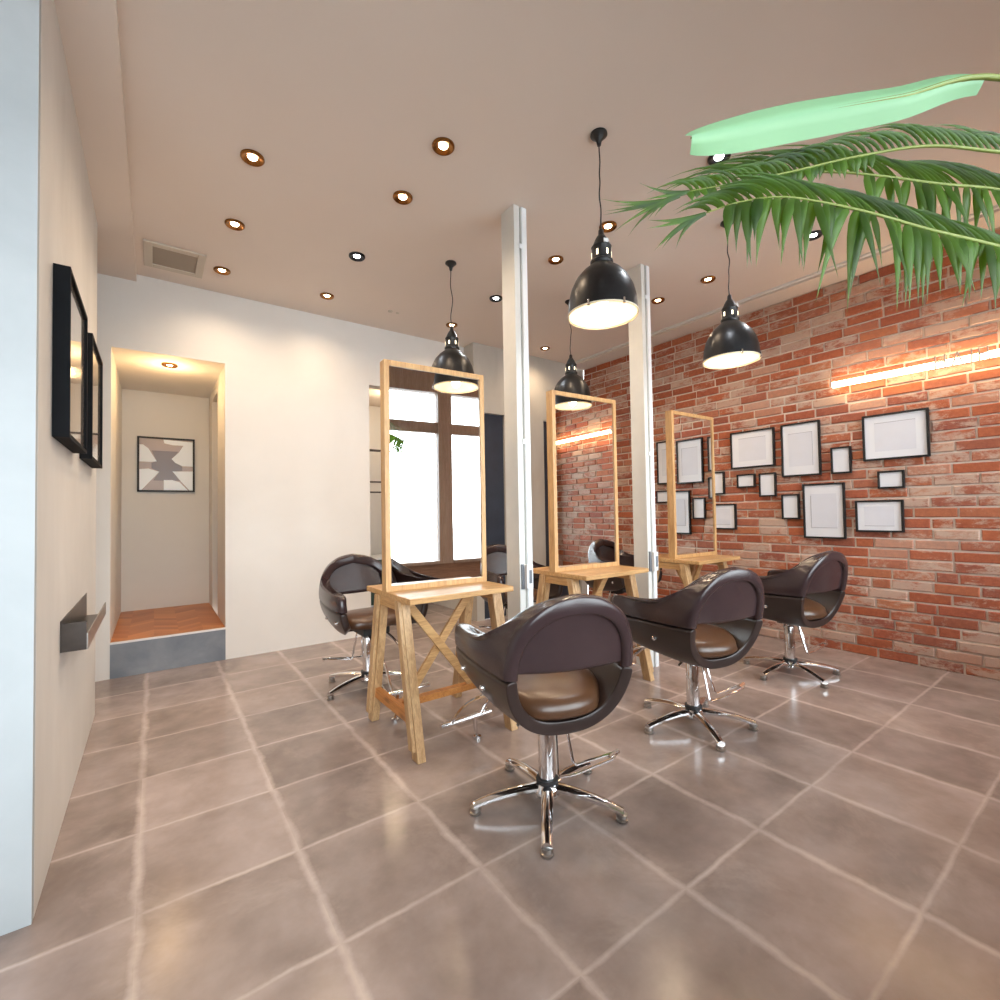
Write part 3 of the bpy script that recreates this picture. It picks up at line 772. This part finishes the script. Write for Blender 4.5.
# ------------------------------------------------------------------ pendant lamps (local: rim centre at z=0)
def make_pendant(top):
    t = empty('pendant_lamp', (0, 0, 0))
    R_ = 0.166
    prof = [(R_, 0.0), (R_ - 0.002, 0.03), (0.160, 0.075), (0.148, 0.125), (0.124, 0.175), (0.092, 0.212), (0.062, 0.235), (0.052, 0.245)]
    inner = [(r - 0.004, z + (0 if i == 0 else -0.002)) for i, (r, z) in enumerate(prof)]
    bm = bmesh.new(); lathe(bm, prof + inner[::-1], 48, closed=True)
    for f in bm.faces:
        c = f.calc_center_median(); rad = math.hypot(c.x, c.y)
        f.normal_update()
    sh = obj('lamp_shade', bm, M['shade_black'], t, smooth=True)
    bm = bmesh.new(); lathe(bm, [(r - 0.0055, max(0.0015, z - 0.004)) for r, z in prof], 48)
    o = obj('shade_lining', bm, M['shade_white'], sh, smooth='all')
    bm = bmesh.new(); lathe(bm, [(R_ - 0.002, -0.004), (R_ + 0.003, -0.004), (R_ + 0.003, 0.004), (R_ - 0.002, 0.004)], 48, closed=True)
    obj('rim', bm, M['shade_white'], sh, smooth=True)
    bm = bmesh.new()
    lathe(bm, [(0.050, 0.243), (0.054, 0.250), (0.054, 0.262), (0.047, 0.268), (0.046, 0.325), (0.049, 0.331), (0.040, 0.345), (0.030, 0.368), (0.020, 0.385), (0.014, 0.392), (0.012, 0.415), (0.004, 0.425), (0, 0.425)], 32)
    cap = obj('lamp_cap', bm, M['black_metal'], t, smooth=True)
    for k in range(6):
        a = 2 * PI * k / 6 + 0.3
        bm = bmesh.new(); B(bm, -0.0045, 0.0045, -0.0010, 0.0010, 0.280, 0.306)
        bmesh.ops.transform(bm, matrix=Matrix.Translation((0.0465 * math.cos(a), 0.0465 * math.sin(a), 0)) @ Matrix.Rotation(a + PI / 2, 4, 'Z'), verts=bm.verts)
        obj('vent_slot_glow', bm, M['em_bulb'], cap)  # glowing plates stand in for bulb light showing through the cap's openings
    bm = bmesh.new(); B(bm, -0.012, 0.012, -0.0015, 0.0015, 0.334, 0.352)
    bmesh.ops.transform(bm, matrix=Matrix.Rotation(math.radians(-20), 4, 'Z') @ Matrix.Translation((0, -0.047, 0)), verts=bm.verts)
    obj('label_sticker', bm, M['sticker'], cap)
    bm = bmesh.new()
    for a in (math.radians(200), math.radians(255)):
        px, py = (R_ + 0.005) * math.cos(a), (R_ + 0.005) * math.sin(a)
        lathe(bm, [(0, 0.016), (0.005, 0.012), (0.005, -0.006), (0.008, -0.012), (0, -0.016)], 10, (px, py, 0.004))
    obj('shade_latch', bm, M['chrome'], t, smooth=True)
    bm = bmesh.new(); lathe(bm, [(0, 0.045), (0.022, 0.052), (0.034, 0.078), (0.032, 0.105), (0.020, 0.135), (0.017, 0.165), (0, 0.165)], 20)
    obj('bulb', bm, M['em_bulb'], t, smooth='all')
    bm = bmesh.new(); lathe(bm, [(0, 0.235), (0.024, 0.232), (0.024, 0.166), (0, 0.166)], 16); obj('socket', bm, M['shade_white'], t, smooth=True)
    bm = bmesh.new(); pts = []
    for k in range(25):
        q = k / 24; z_ = 0.42 + (top - 0.05 - 0.42) * q
        wv = math.sin(q * 9.0 + 0.6) * 0.008 * math.sin(PI * q) * (1.6 - q)
        pts.append((wv, wv * 0.5 + 0.003 * math.sin(21 * q) * math.sin(PI * q), z_))
    tube(bm, pts, 0.0033, 6); obj('cord', bm, M['black_metal'], t, smooth='all')
    bm = bmesh.new(); lathe(bm, [(0, top), (0.040, top), (0.041, top - 0.008), (0.030, top - 0.018), (0.014, top - 0.034), (0.009, top - 0.058), (0, top - 0.058)], 28)
    obj('ceiling_rose', bm, M['black_metal'], t, smooth=True)
    return t
PZ = 2.088
p0 = make_pendant(CZ - PZ)
PEND = [(1.745, 1.535, 'black dome pendant lamp hanging highest in the picture, in front of the left steel post'),
        (2.962, 1.555, 'black dome pendant lamp hanging before the brick wall, under the palm leaves'),
        (1.752, 2.975, 'black dome pendant lamp behind the top of the nearest mirror'),
        (2.930, 2.950, 'black dome pendant lamp behind the top of the middle mirror')]
for i, (x, y, lab) in enumerate(PEND):
    c = p0 if i == 0 else copy_tree(p0)
    c.location = (x, y, PZ); c.rotation_euler = (0, 0, (0, 0.5, 2.4, 1.2)[i]); tag(c, lab, 'lamp', 'black dome pendant lamps')
    l = bpy.data.lights.new('pendant_glow', 'POINT'); l.energy = E_PEND; l.color = WARM; l.shadow_soft_size = 0.03
    lo = bpy.data.objects.new('pendant_glow', l); COL.objects.link(lo); lo.location = (x, y, PZ + 0.03)

# ------------------------------------------------------------------ recessed downlights
def make_down(bez_, em):
    t = empty('downlight', (0, 0, 0))
    bm = bmesh.new()
    lathe(bm, [(0.056, 0.0), (0.056, -0.008), (0.050, -0.014), (0.046, -0.014), (0.030, -0.003), (0.024, -0.0015), (0.024, 0.0)], 32, closed=True)
    obj('bezel', bm, bez_, t, smooth=True)
    bm = bmesh.new(); lathe(bm, [(0, -0.010), (0.012, -0.009), (0.020, -0.006), (0.0235, -0.001), (0, -0.001)], 24)
    obj('lamp_lens', bm, em, t, smooth='all')
    return t
dw, dc = make_down(M['bezel_bronze'], M['em_warm']), make_down(M['bezel_black'], M['em_cool'])
DL = [(0.402, 2.65, 0, 'bronze recessed downlight nearest the left wall and camera'), (0.405, 3.33, 0, 'bronze recessed downlight in the left row, between two others near the vent'),
      (0.404, 4.015, 0, 'bronze recessed downlight right beside the ceiling vent'), (1.162, 2.03, 0, 'bronze recessed downlight at the top of the picture, left of the tallest pendant'),
      (1.158, 2.50, 0, 'bronze recessed downlight between the top one and the black cool-white one, centre left'), (1.158, 3.268, 1, 'black rimmed cool-white downlight left of the farther pendant cord'),
      (1.162, 4.005, 0, 'bronze recessed downlight close to the white back wall'), (2.359, 3.257, 1, 'black rimmed cool-white downlight just left of the left post'),
      (2.336, 3.965, 0, 'bronze recessed downlight seen behind the cord of the far left pendant'), (2.356, 2.505, 0, 'bronze recessed downlight right of the left post'),
      (2.360, 2.016, 0, 'bronze recessed downlight against the cord of the large front pendant'), (3.537, 3.963, 0, 'small bronze downlight in the far corner, above the middle mirror'),
      (2.376, 1.28, 1, 'black rimmed cool-white downlight between the palm leaves'), (3.584, 1.299, 1, 'black rimmed cool-white downlight below the palm leaves near the brick wall'),
      (3.566, 2.04, 0, 'bronze downlight left of the cord of the brick-side pendant'), (3.557, 2.499, 0, 'bronze downlight right of the right post')]
firsts = {}
for x, y, k, lab in DL:
    src = dc if k else dw
    c = src if k not in firsts else copy_tree(src); firsts[k] = 1
    c.location = (x, y, CZ); tag(c, lab, 'ceiling light', 'recessed ceiling downlights')
    l = bpy.data.lights.new('downlight_beam', 'SPOT'); l.energy = E_SPOT; l.color = COOL if k else WARM
    l.spot_size = math.radians(150); l.spot_blend = 1.0; l.shadow_soft_size = 0.03
    lo = bpy.data.objects.new('downlight_beam', l); COL.objects.link(lo); lo.location = (x, y, CZ - 0.02)
# passage lamp
c = copy_tree(dw); c.location = (0.10, 4.72, DZ1 + 0.001); tag(c, 'recessed warm downlight in the passage ceiling above the step', 'ceiling light', 'recessed ceiling downlights')
l = bpy.data.lights.new('passage_beam', 'POINT'); l.energy = 3.6; l.color = (1.0, 0.64, 0.30); l.shadow_soft_size = 0.04
lo = bpy.data.objects.new('passage_beam', l); COL.objects.link(lo); lo.location = (0.10, 4.74, 2.25)
l = bpy.data.lights.new('back_room_beam', 'POINT'); l.energy = E_BACK; l.color = (1.0, 0.78, 0.52); l.shadow_soft_size = 0.06
lo = bpy.data.objects.new('back_room_beam', l); COL.objects.link(lo); lo.location = (2.3, 5.4, 2.45)

# ------------------------------------------------------------------ light tube on the brick wall, with standing letters
XT = WX - 0.075
t = tag(empty('light_tube', (XT, 0.4, 2.116)), 'long glowing warm light tube on the brick wall above the pictures', 'wall light')
ty0, ty1 = -0.55, 1.480
bm = bmesh.new(); tube(bm, [(0, ty0 - 0.4, 0), (0, ty1 - 0.4, 0)], 0.0235, 20); obj('glow_tube', bm, M['em_tube'], t, smooth=True)
bm = bmesh.new(); B(bm, 0.026, 0.066, ty0 - 0.38, ty1 - 0.42, -0.008, 0.008); obj('mount_rail', bm, M['white_plastic'], t)
# letters H A I R in front of the tube, reading from the left (far) to the right (near)
def letters(txt, y_left, size, step, dpt):
    W_ = {'H': [((0, 0), (0, 1)), ((.55, 0), (.55, 1)), ((0, .5), (.55, .5))], 'A': [((0, 0), (.3, 1)), ((.3, 1), (.6, 0)), ((.12, .38), (.48, .38))],
          'I': [((0.1, 0), (0.1, 1))], 'R': [((0, 0), (0, 1)), ((0, 1), (.45, .95)), ((.45, .95), (.45, .55)), ((.45, .55), (0, .5)), ((.15, .5), (.55, 0))]}
    root = tag(empty('letter_sign', (XT - 0.0385, y_left, 2.082)), 'thin letters reading HAIR in front of the glowing tube', 'sign')
    y = 0.0
    for ch, adv in zip(txt, step):
        bm = bmesh.new()
        for (x0, z0), (x1, z1) in W_[ch]:
            beam(bm, (0, y - x0 * size, z0 * size), (0, y - x1 * size, z1 * size), 0.006, 0.016, (1, 0, 0))
        obj('letter', bm, M['acrylic'], root)
        y -= adv
    bm = bmesh.new(); tube(bm, [(0.0, 0.02, -0.004), (0.0, y, -0.004)], 0.002, 6); tube(bm, [(0, 0.0, -0.004), (0.0, 0.0, 0.034), (0.0135, 0.0, 0.034)], 0.0015, 6); tube(bm, [(0, y + 0.02, -0.004), (0.0, y + 0.02, 0.034), (0.0135, y + 0.02, 0.034)], 0.0015, 6)
    obj('letter_rail', bm, M['acrylic'], root)
letters('HAIR', 0.857, 0.088, (0.085, 0.085, 0.045, 0.08), 0.02)

# ------------------------------------------------------------------ picture frames on the brick wall
FR = [(1.899, 1.600, 1.413, 1.866, 'P', 'tall white mounted picture in black frame, left of the small upright frame'),
      (1.528, 1.390, 1.413, 1.625, 's', 'small upright black frame between the tall and the large wide picture'),
      (1.311, 0.921, 1.494, 1.840, 'Q', 'large wide black framed picture under the light tube'),
      (1.227, 1.068, 1.279, 1.411, 's', 'small wide black frame right below the large wide picture'),
      (1.375, 1.080, 0.953, 1.194, 'W', 'wide black framed picture, lowest at the right end of the wall group'),
      (1.742, 1.442, 0.893, 1.343, 'V', 'tall black framed picture at the bottom centre of the wall group'),
      (1.911, 1.771, 1.050, 1.263, 's', 'small upright black frame beside the bottom centre tall picture'),
      (2.348, 1.955, 1.519, 1.861, 'Q', 'wide white mounted picture in black frame, right of the farthest mirror'),
      (2.297, 2.131, 1.340, 1.464, 's', 'tiny wide black frame, left one of the two under the second wide picture'),
      (2.097, 1.952, 1.250, 1.461, 's', 'small upright black frame beneath the tall picture, beside the tiny wide one'),
      (2.560, 2.420, 1.287, 1.505, 's', 'small upright black frame half hidden by the farthest mirror edge'),
      (2.620, 2.315, 0.950, 1.194, 'W', 'wide black frame partly hidden by the farthest mirror, low'),
      (3.165, 2.860, 1.421, 1.880, 'P', 'tall black frame showing left of the farthest mirror, upper'),
      (3.184, 2.960, 1.222, 1.352, 's', 'small wide black frame showing left of the farthest mirror, lower')]
def wall_frame(y1, y0, z0, z1, kind, lab, group='black picture frames on the brick wall', xw=WX - 0.008, sgn=-1):
    """frame hung on a wall plane x = xw, facing sgn*X"""
    t = tag(empty('picture_frame', (xw, (y0 + y1) / 2, z0)), lab, 'picture', group)
    w, h = (y1 - y0) / 2, z1 - z0; fw = 0.014 if kind != 's' else 0.013; d = 0.024
    def bb(bm, a, b_, za, zb, x0, x1): B(bm, min(sgn * x0, sgn * x1), max(sgn * x0, sgn * x1), a, b_, za, zb)
    bm = bmesh.new()
    bb(bm, -w, -w + fw, 0, h, 0.001, d); bb(bm, w - fw, w, 0, h, 0.001, d); bb(bm, -w + fw, w - fw, h - fw, h, 0.001, d); bb(bm, -w + fw, w - fw, 0, fw, 0.001, d)
    obj('frame', bm, M['frame_black'], t)
    bm = bmesh.new(); bb(bm, -w + fw, w - fw, fw, h - fw, 0.004, 0.014); obj('mount', bm, M['mat_board'], t)
    if kind != 's':
        mx, mz = w * 0.62, (h / 2) * 0.62
        c = h / 2
        bm = bmesh.new(); bb(bm, -mx, mx, c - mz, c + mz, 0.0141, 0.0150); obj('print', bm, M['print_pale'], t)
        bm = bmesh.new(); e = 0.0028
        if kind in 'PQ': bb(bm, -mx, mx, c + mz - e, c + mz, 0.0151, 0.0162)
        if kind in 'P': bb(bm, -mx, -mx + e, c - mz, c + mz, 0.0151, 0.0162)
        if kind in 'WV': bb(bm, -mx, mx, c - mz, c - mz + e, 0.0151, 0.0162)
        if kind in 'V': bb(bm, mx - e, mx, c - mz, c + mz * 0.9, 0.0151, 0.0162)
        obj('mount_bevel', bm, M['mat_line'], t)
    return t
for a in FR: wall_frame(a[0], a[1], a[2], a[3], a[4], a[5])

# ------------------------------------------------------------------ left wall: two deep frames and a metal trough
M['deep_black'] = simple('matt_black_frame', (0.008, 0.009, 0.011), 0.7, 0, 0.1, spec=0.1)
M['glossy_print'] = simple('glossy_pale_print', (0.42, 0.38, 0.34), 0.03, 0, 0.1, 3, spec=1.0, coat=1.0)
def deep_frame(y0, y1, z0, z1, lab):
    t = tag(empty('deep_picture_frame', (LX, (y0 + y1) / 2, z0)), lab, 'picture', 'deep black frames on the left wall')
    w, h, d, fw = (y1 - y0) / 2, z1 - z0, 0.046, 0.014
    bm = bmesh.new()
    for a in ((-w, -w + fw, 0, h), (w - fw, w, 0, h), (-w + fw, w - fw, 0, fw), (-w + fw, w - fw, h - fw, h)): B(bm, 0.001, d, *a)
    obj('frame', bm, M['deep_black'], t)
    obj('print', box(0.002, 0.036, -w + fw, w - fw, fw, h - fw), M['glossy_print'], t)
deep_frame(2.170, 2.690, 1.43, 2.02, 'deep black frame with glossy print, nearer of the two on the left wall')
deep_frame(2.900, 3.440, 1.43, 2.02, 'deep black frame with glossy print, farther of the two on the left wall')
t = tag(empty('metal_trough', (LX, 2.80, 0.66)), 'dark brushed metal trough shelf fixed low on the left wall', 'shelf')
bm = bmesh.new(); B(bm, 0.001, 0.004, -0.42, 0.40, 0, 0.115); obj('back_plate', bm, M['dark_steel'], t)
bm = bmesh.new(); B(bm, 0.004, 0.075, -0.42, 0.40, 0, 0.003); B(bm, 0.004, 0.075, -0.42, -0.417, 0.003, 0.105); obj('tray', bm, M['dark_steel'], t)
bm = bmesh.new(); beam(bm, (0.077, -0.42, 0.03), (0.077, 0.40, 0.03), 0.004, 0.06); obj('lip', bm, M['steel'], t)

# ------------------------------------------------------------------ passage artwork: pale shapes around a brown star-like figure
t = tag(empty('artwork', (0.10, PY - 0.001, 1.41)), 'square black framed print of pale shapes around a brown star, in the passage', 'picture')
x0, x1, h = -0.236, 0.238, 0.545
bm = bmesh.new(); fw = 0.016
for a in ((x0, x0 + fw, 0, h), (x1 - fw, x1, 0, h), (x0 + fw, x1 - fw, 0, fw), (x0 + fw, x1 - fw, h - fw, h)): B(bm, a[0], a[1], -0.026, 0, a[2], a[3])
obj('frame', bm, M['frame_black'], t)
M['art_tan'] = simple('tan_print', (0.42, 0.33, 0.29), 0.3); M['art_brown'] = simple('brown_print', (0.20, 0.15, 0.14), 0.3); M['art_white'] = simple('white_print', (0.86, 0.90, 0.93), 0.3)
obj('print', box(x0 + fw, x1 - fw, -0.012, -0.002, fw, h - fw), M['art_tan'], t)
def art(polys, m_, yy, name):
    bm = bmesh.new()
    ax0, ax1, az0, az1 = x0 + fw, x1 - fw, fw, h - fw
    for P in polys:
        vs = [(ax0 + (px - 120) / (850 - 120) * (ax1 - ax0), az1 - (py - 165) / (860 - 165) * (az1 - az0)) for px, py in P]
        lo = [bm.verts.new((a, yy, c)) for a, c in vs]; hi = [bm.verts.new((a, yy - 0.0012, c)) for a, c in vs]
        bm.faces.new(lo); bm.faces.new(hi[::-1])
        for i in range(len(vs)): bm.faces.new((lo[i], lo[(i + 1) % len(vs)], hi[(i + 1) % len(vs)], hi[i]))
    obj(name, bm, m_, t)
art([[(280, 325), (650, 325), (550, 430), (600, 480), (700, 525), (700, 590), (560, 600), (680, 730), (300, 730), (385, 610), (280, 565), (280, 490), (350, 465)]], M['art_brown'], -0.0122, 'print_star')
art([[(122, 250), (170, 250), (240, 300), (350, 470), (280, 480), (122, 480)], [(122, 580), (240, 570), (385, 610), (300, 700), (150, 858), (122, 858)],
     [(440, 170), (848, 185), (848, 525), (700, 525), (600, 480), (550, 430), (650, 340), (715, 240), (560, 238), (450, 220)],
     [(445, 720), (560, 718), (660, 745), (780, 858), (445, 858)], [(565, 600), (848, 592), (848, 858), (800, 858), (640, 690)]], M['art_white'], -0.0123, 'print_shapes')

# ------------------------------------------------------------------ ceiling vent, smoke sensor
t = tag(empty('ceiling_vent', (0.115, 4.03, CZ)), 'square cream ceiling vent with a darker mesh centre by the soffit', 'vent')
bm = bmesh.new(); hx, hy, f = 0.178, 0.19, 0.05
for a in ((-hx, -hx + f, -hy, hy), (hx - f, hx, -hy, hy), (-hx + f, hx - f, -hy, -hy + f), (-hx + f, hx - f, hy - f, hy)): B(bm, *a, -0.014, -0.0005)
obj('vent_frame', bm, M['vent_frame'], t, bevel=0.003)
bm = bmesh.new(); B(bm, -hx + f, hx - f, -hy + f, hy - f, -0.006, -0.0005)
obj('grille', bm, M['vent_mesh'], t)
bm = bmesh.new(); lathe(bm, [(0, 0), (0.022, 0), (0.022, -0.006), (0.012, -0.012), (0, -0.012)], 16, (1.72, 4.0, CZ - 0.0005)); lathe(bm, [(0, 0), (0.015, 0), (0.015, -0.006), (0, -0.008)], 16, (1.79, 4.0, CZ - 0.0005))
tag(obj('smoke_sensor', bm, M['vent_frame'], smooth=True), 'small round pale sensor on the ceiling near the back wall', 'sensor')

# ------------------------------------------------------------------ back room: shelves, green cabinet
for z_, ln, lab in ((1.80, 0.30, 'dark thin wall shelf, topmost in the back room opening'), (1.475, 0.22, 'dark thin wall shelf, middle one in the back room opening'), (1.37, 0.30, 'dark thin wall shelf, lowest in the back room opening')):
    o = tag(obj('wall_shelf', box(1.681, 1.681 + 0.22, 4.66, 4.66 + ln * 0.3, z_ + 0.0, z_ + 0.012), M['shelf']), lab, 'shelf', 'thin dark shelves in the back room')
t = tag(empty('cabinet', (2.15, 5.35, 0)), 'low dark green cabinet standing in the back room, seen under the nearest table', 'cabinet')
obj('body', box(-0.44, 0.50, 0, 0.42, 0.10, 0.62), M['dark_green'], t, bevel=0.004)
obj('countertop', box(-0.45, 0.52, -0.02, 0.43, 0.621, 0.645), M['white_plastic'], t)
obj('plinth', box(-0.42, 0.48, 0.03, 0.42, 0, 0.099), M['white_plastic'], t)

# ------------------------------------------------------------------ potted palm at the right of the camera, its fronds reaching into view
palm = tag(empty('potted_palm', (1.36, -0.26, 0)), 'green palm with long drooping leaflets reaching in from the right, under the ceiling', 'plant')
def pw(x, y, d):
    """photo direction at depth d, used to lay out the fronds, relative to the pot"""
    v = _f + _r2 * ((x - 500) / FPX) - _u2 * ((y - 500) / FPX)
    return Vector((0, 0, 1.15)) + v * (d * 0.78) - Vector((1.36, -0.26, 0))
def leaflet(bm, base, ctrl, tip, width, nrm, fold=0.25):
    """a lance-shaped leaflet with a folded midrib"""
    pts = bez(base, ctrl, tip, 7); prev = None
    for i, p in enumerate(pts):
        q = i / 7
        w = width * (0.28 + 0.72 * math.sin(PI * min(1, (q * 0.9 + 0.12)) ** 0.75)) * (1 - q ** 3)
        t_ = (pts[min(i + 1, 7)] - pts[max(i - 1, 0)]).normalized()
        s = t_.cross(nrm).normalized(); up = s.cross(t_).normalized()
        if i == 7: cur = [bm.verts.new(p)] * 3
        else: cur = [bm.verts.new(p - s * w / 2 + up * w * fold), bm.verts.new(p), bm.verts.new(p + s * w / 2 + up * w * fold)]
        if prev:
            for k in (0, 1):
                vs = [prev[k], prev[k + 1], cur[k + 1], cur[k]]
                vs = [v for j_, v in enumerate(vs) if v not in vs[:j_]]
                if len(vs) >= 3: bm.faces.new(vs)
        prev = cur
def frond(path, start, up_len, dn_len, step, seed, wid, up_on=(0, 1), dn_on=(0, 1), tilt=0.6):
    """path: rachis points from the stalk to the tip"""
    R = random.Random(seed)
    P = catmull(path)
    bm = bmesh.new(); n = len(P)
    tube(bm, P, [0.0058 * (1 - 0.8 * i / (n - 1)) for i in range(n)], 7)
    fr = obj('frond', bm, M['rachis'], palm, smooth='all')
    bm = bmesh.new()
    lens = [0]
    for a, c in zip(P, P[1:]): lens.append(lens[-1] + (c - a).length)
    tot = lens[-1]; s = start
    view = _f.copy(); cnt = 0
    while s < tot:
        i = next(j for j in range(len(lens)) if lens[j] >= s); p = P[i]
        T_ = (P[min(i + 1, n - 1)] - P[max(i - 1, 0)]).normalized()
        q = (s - start) / (tot - start)
        env = math.sin(PI * (0.16 + 0.74 * q)) ** 0.7
        side = T_.cross(Vector((0, 0, 1))).normalized()        # horizontal, towards or away from the window
        if dn_on[0] <= q <= dn_on[1]:
            L = dn_len * env * R.uniform(0.65, 1.12)
            d = (T_ * R.uniform(0.08, 0.40) - Vector((0, 0, 1)) + side * R.uniform(-0.45, 0.1)).normalized()
            tip = p + d * L; ctl = p + (T_ * 0.25 - side * 0.25).normalized() * L * 0.28 + d * L * 0.28
            leaflet(bm, p, ctl, tip, wid * R.uniform(0.75, 1.15), (view + side * R.uniform(-0.7, 0.7)).normalized())
        cnt += 1
        if up_on[0] <= q <= up_on[1]:
            L = up_len * env * R.uniform(0.85, 1.15)
            up_ = Vector((0, 0, 1)); tip = p + T_ * L * 0.80 + up_ * L * R.uniform(0.22, 0.34) + side * L * tilt * 0.4
            leaflet(bm, p, p + up_ * L * 0.46 + T_ * L * 0.12 + side * L * tilt * 0.3, tip, wid * 0.40 * R.uniform(0.8, 1.1), (Vector((0, 0, 1)) * 0.5 + view * 0.7 + side * R.uniform(-0.3, 0.3)).normalized())
        s += step * R.uniform(0.8, 1.2)
    # terminal leaflets
    T_ = (P[-1] - P[-4]).normalized()
    for k in range(7):
        d = (T_ + Vector((0, 0, R.uniform(-0.8, 0.35)))).normalized(); L = up_len * R.uniform(0.4, 0.75)
        leaflet(bm, P[-1], P[-1] + T_ * L * 0.5, P[-1] + d * L, wid * 0.42, view)
    obj('leaflets', bm, M['leaf'], fr, smooth='all')
crown = Vector((0, 0, 1.30))
def stalk(px): return [crown + Vector((random.uniform(-.02, .02), random.uniform(-.02, .02), 0)), px.lerp(crown, 0.35) + Vector((0, 0, 0.12)), px]
E_ = pw
frond(stalk(E_(1130, 290, 1.25))[:2] + [E_(1075, 270, 1.30), E_(1000, 247, 1.32), E_(930, 230, 1.30), E_(870, 213, 1.28), E_(820, 202, 1.27), E_(780, 197, 1.26), E_(740, 202, 1.26), E_(706, 213, 1.25)],
      0.62, 0.20, 0.205, 0.0160, 11, 0.024, (0.0, 1.0), (0.0, 0.93))
frond(stalk(E_(1140, 225, 1.40))[:2] + [E_(1080, 208, 1.48), E_(1000, 190, 1.50), E_(940, 184, 1.48), E_(880, 176, 1.46), E_(830, 172, 1.46), E_(770, 176, 1.45), E_(710, 188, 1.44), E_(680, 196, 1.44)],
      0.66, 0.27, 0.20, 0.018, 23, 0.023, (0.0, 0.95), (0.0, 0.60))
frond(stalk(E_(1150, 190, 1.35))[:2] + [E_(1090, 160, 1.42), E_(1000, 152, 1.40), E_(930, 146, 1.38), E_(860, 156, 1.36), E_(790, 172, 1.35), E_(730, 184, 1.34), E_(690, 191, 1.33)],
      0.70, 0.16, 0.06, 0.016, 31, 0.022, (0.25, 1.0), (0.6, 1.0), 0.2)
# the broad pale leaf close to the ceiling
bm = bmesh.new()
mid = catmull([crown, E_(1150, 130, 0.98), E_(1000, 78, 0.95), E_(900, 97, 0.93), E_(800, 115, 0.92), E_(735, 129, 0.91), E_(691, 138, 0.90)], 8)
tube(bm, mid, [0.006 * (1 - 0.7 * i / (len(mid) - 1)) for i in range(len(mid))], 6)
fr = obj('leaf_stalk', bm, M['rachis'], palm, smooth='all')
bm = bmesh.new(); prev = None; st = 17
for i in range(st, len(mid)):
    q = (i - st) / (len(mid) - 1 - st); w = 0.060 * math.sin(PI * (0.10 + 0.82 * q)) ** 0.5
    T_ = (mid[min(i + 1, len(mid) - 1)] - mid[i - 1]).normalized(); s = T_.cross(_f).normalized()
    if s.z < 0: s = -s
    cur = [bm.verts.new(mid[i] + s * (w * k / 2) + _f * (0.018 * abs(k) - 0.004)) for k in (-1, -0.5, 0, 0.5, 1)]
    if prev:
        for k in range(4): bm.faces.new((prev[k], prev[k + 1], cur[k + 1], cur[k]))
    prev = cur
obj('broad_leaf', bm, M['leaf_pale'], fr, smooth='all')['label'] = 'pale green broad leaf'
for k, (dx, dy) in enumerate(((0.02, 0.01), (-0.02, 0.02), (0.0, -0.02))):
    bm = bmesh.new(); tube(bm, bez((dx * 3, dy * 3, 0.36), (dx * 4, dy * 4, 0.8), (dx * 0.3, dy * 0.3, 1.315), 8), [0.018] * 4 + [0.014] * 5, 10)
    obj('stem', bm, M['rachis'], palm, smooth='all')
bm = bmesh.new(); lathe(bm, [(0, 0), (0.14, 0), (0.18, 0.38), (0.168, 0.38), (0.162, 0.35), (0, 0.35)], 36)
obj('pot', bm, M['pot'], palm, smooth=True)
bm = bmesh.new(); lathe(bm, [(0, 0.3505), (0.161, 0.3505), (0.161, 0.362), (0, 0.366)], 30); obj('soil', bm, M['soil'], palm)
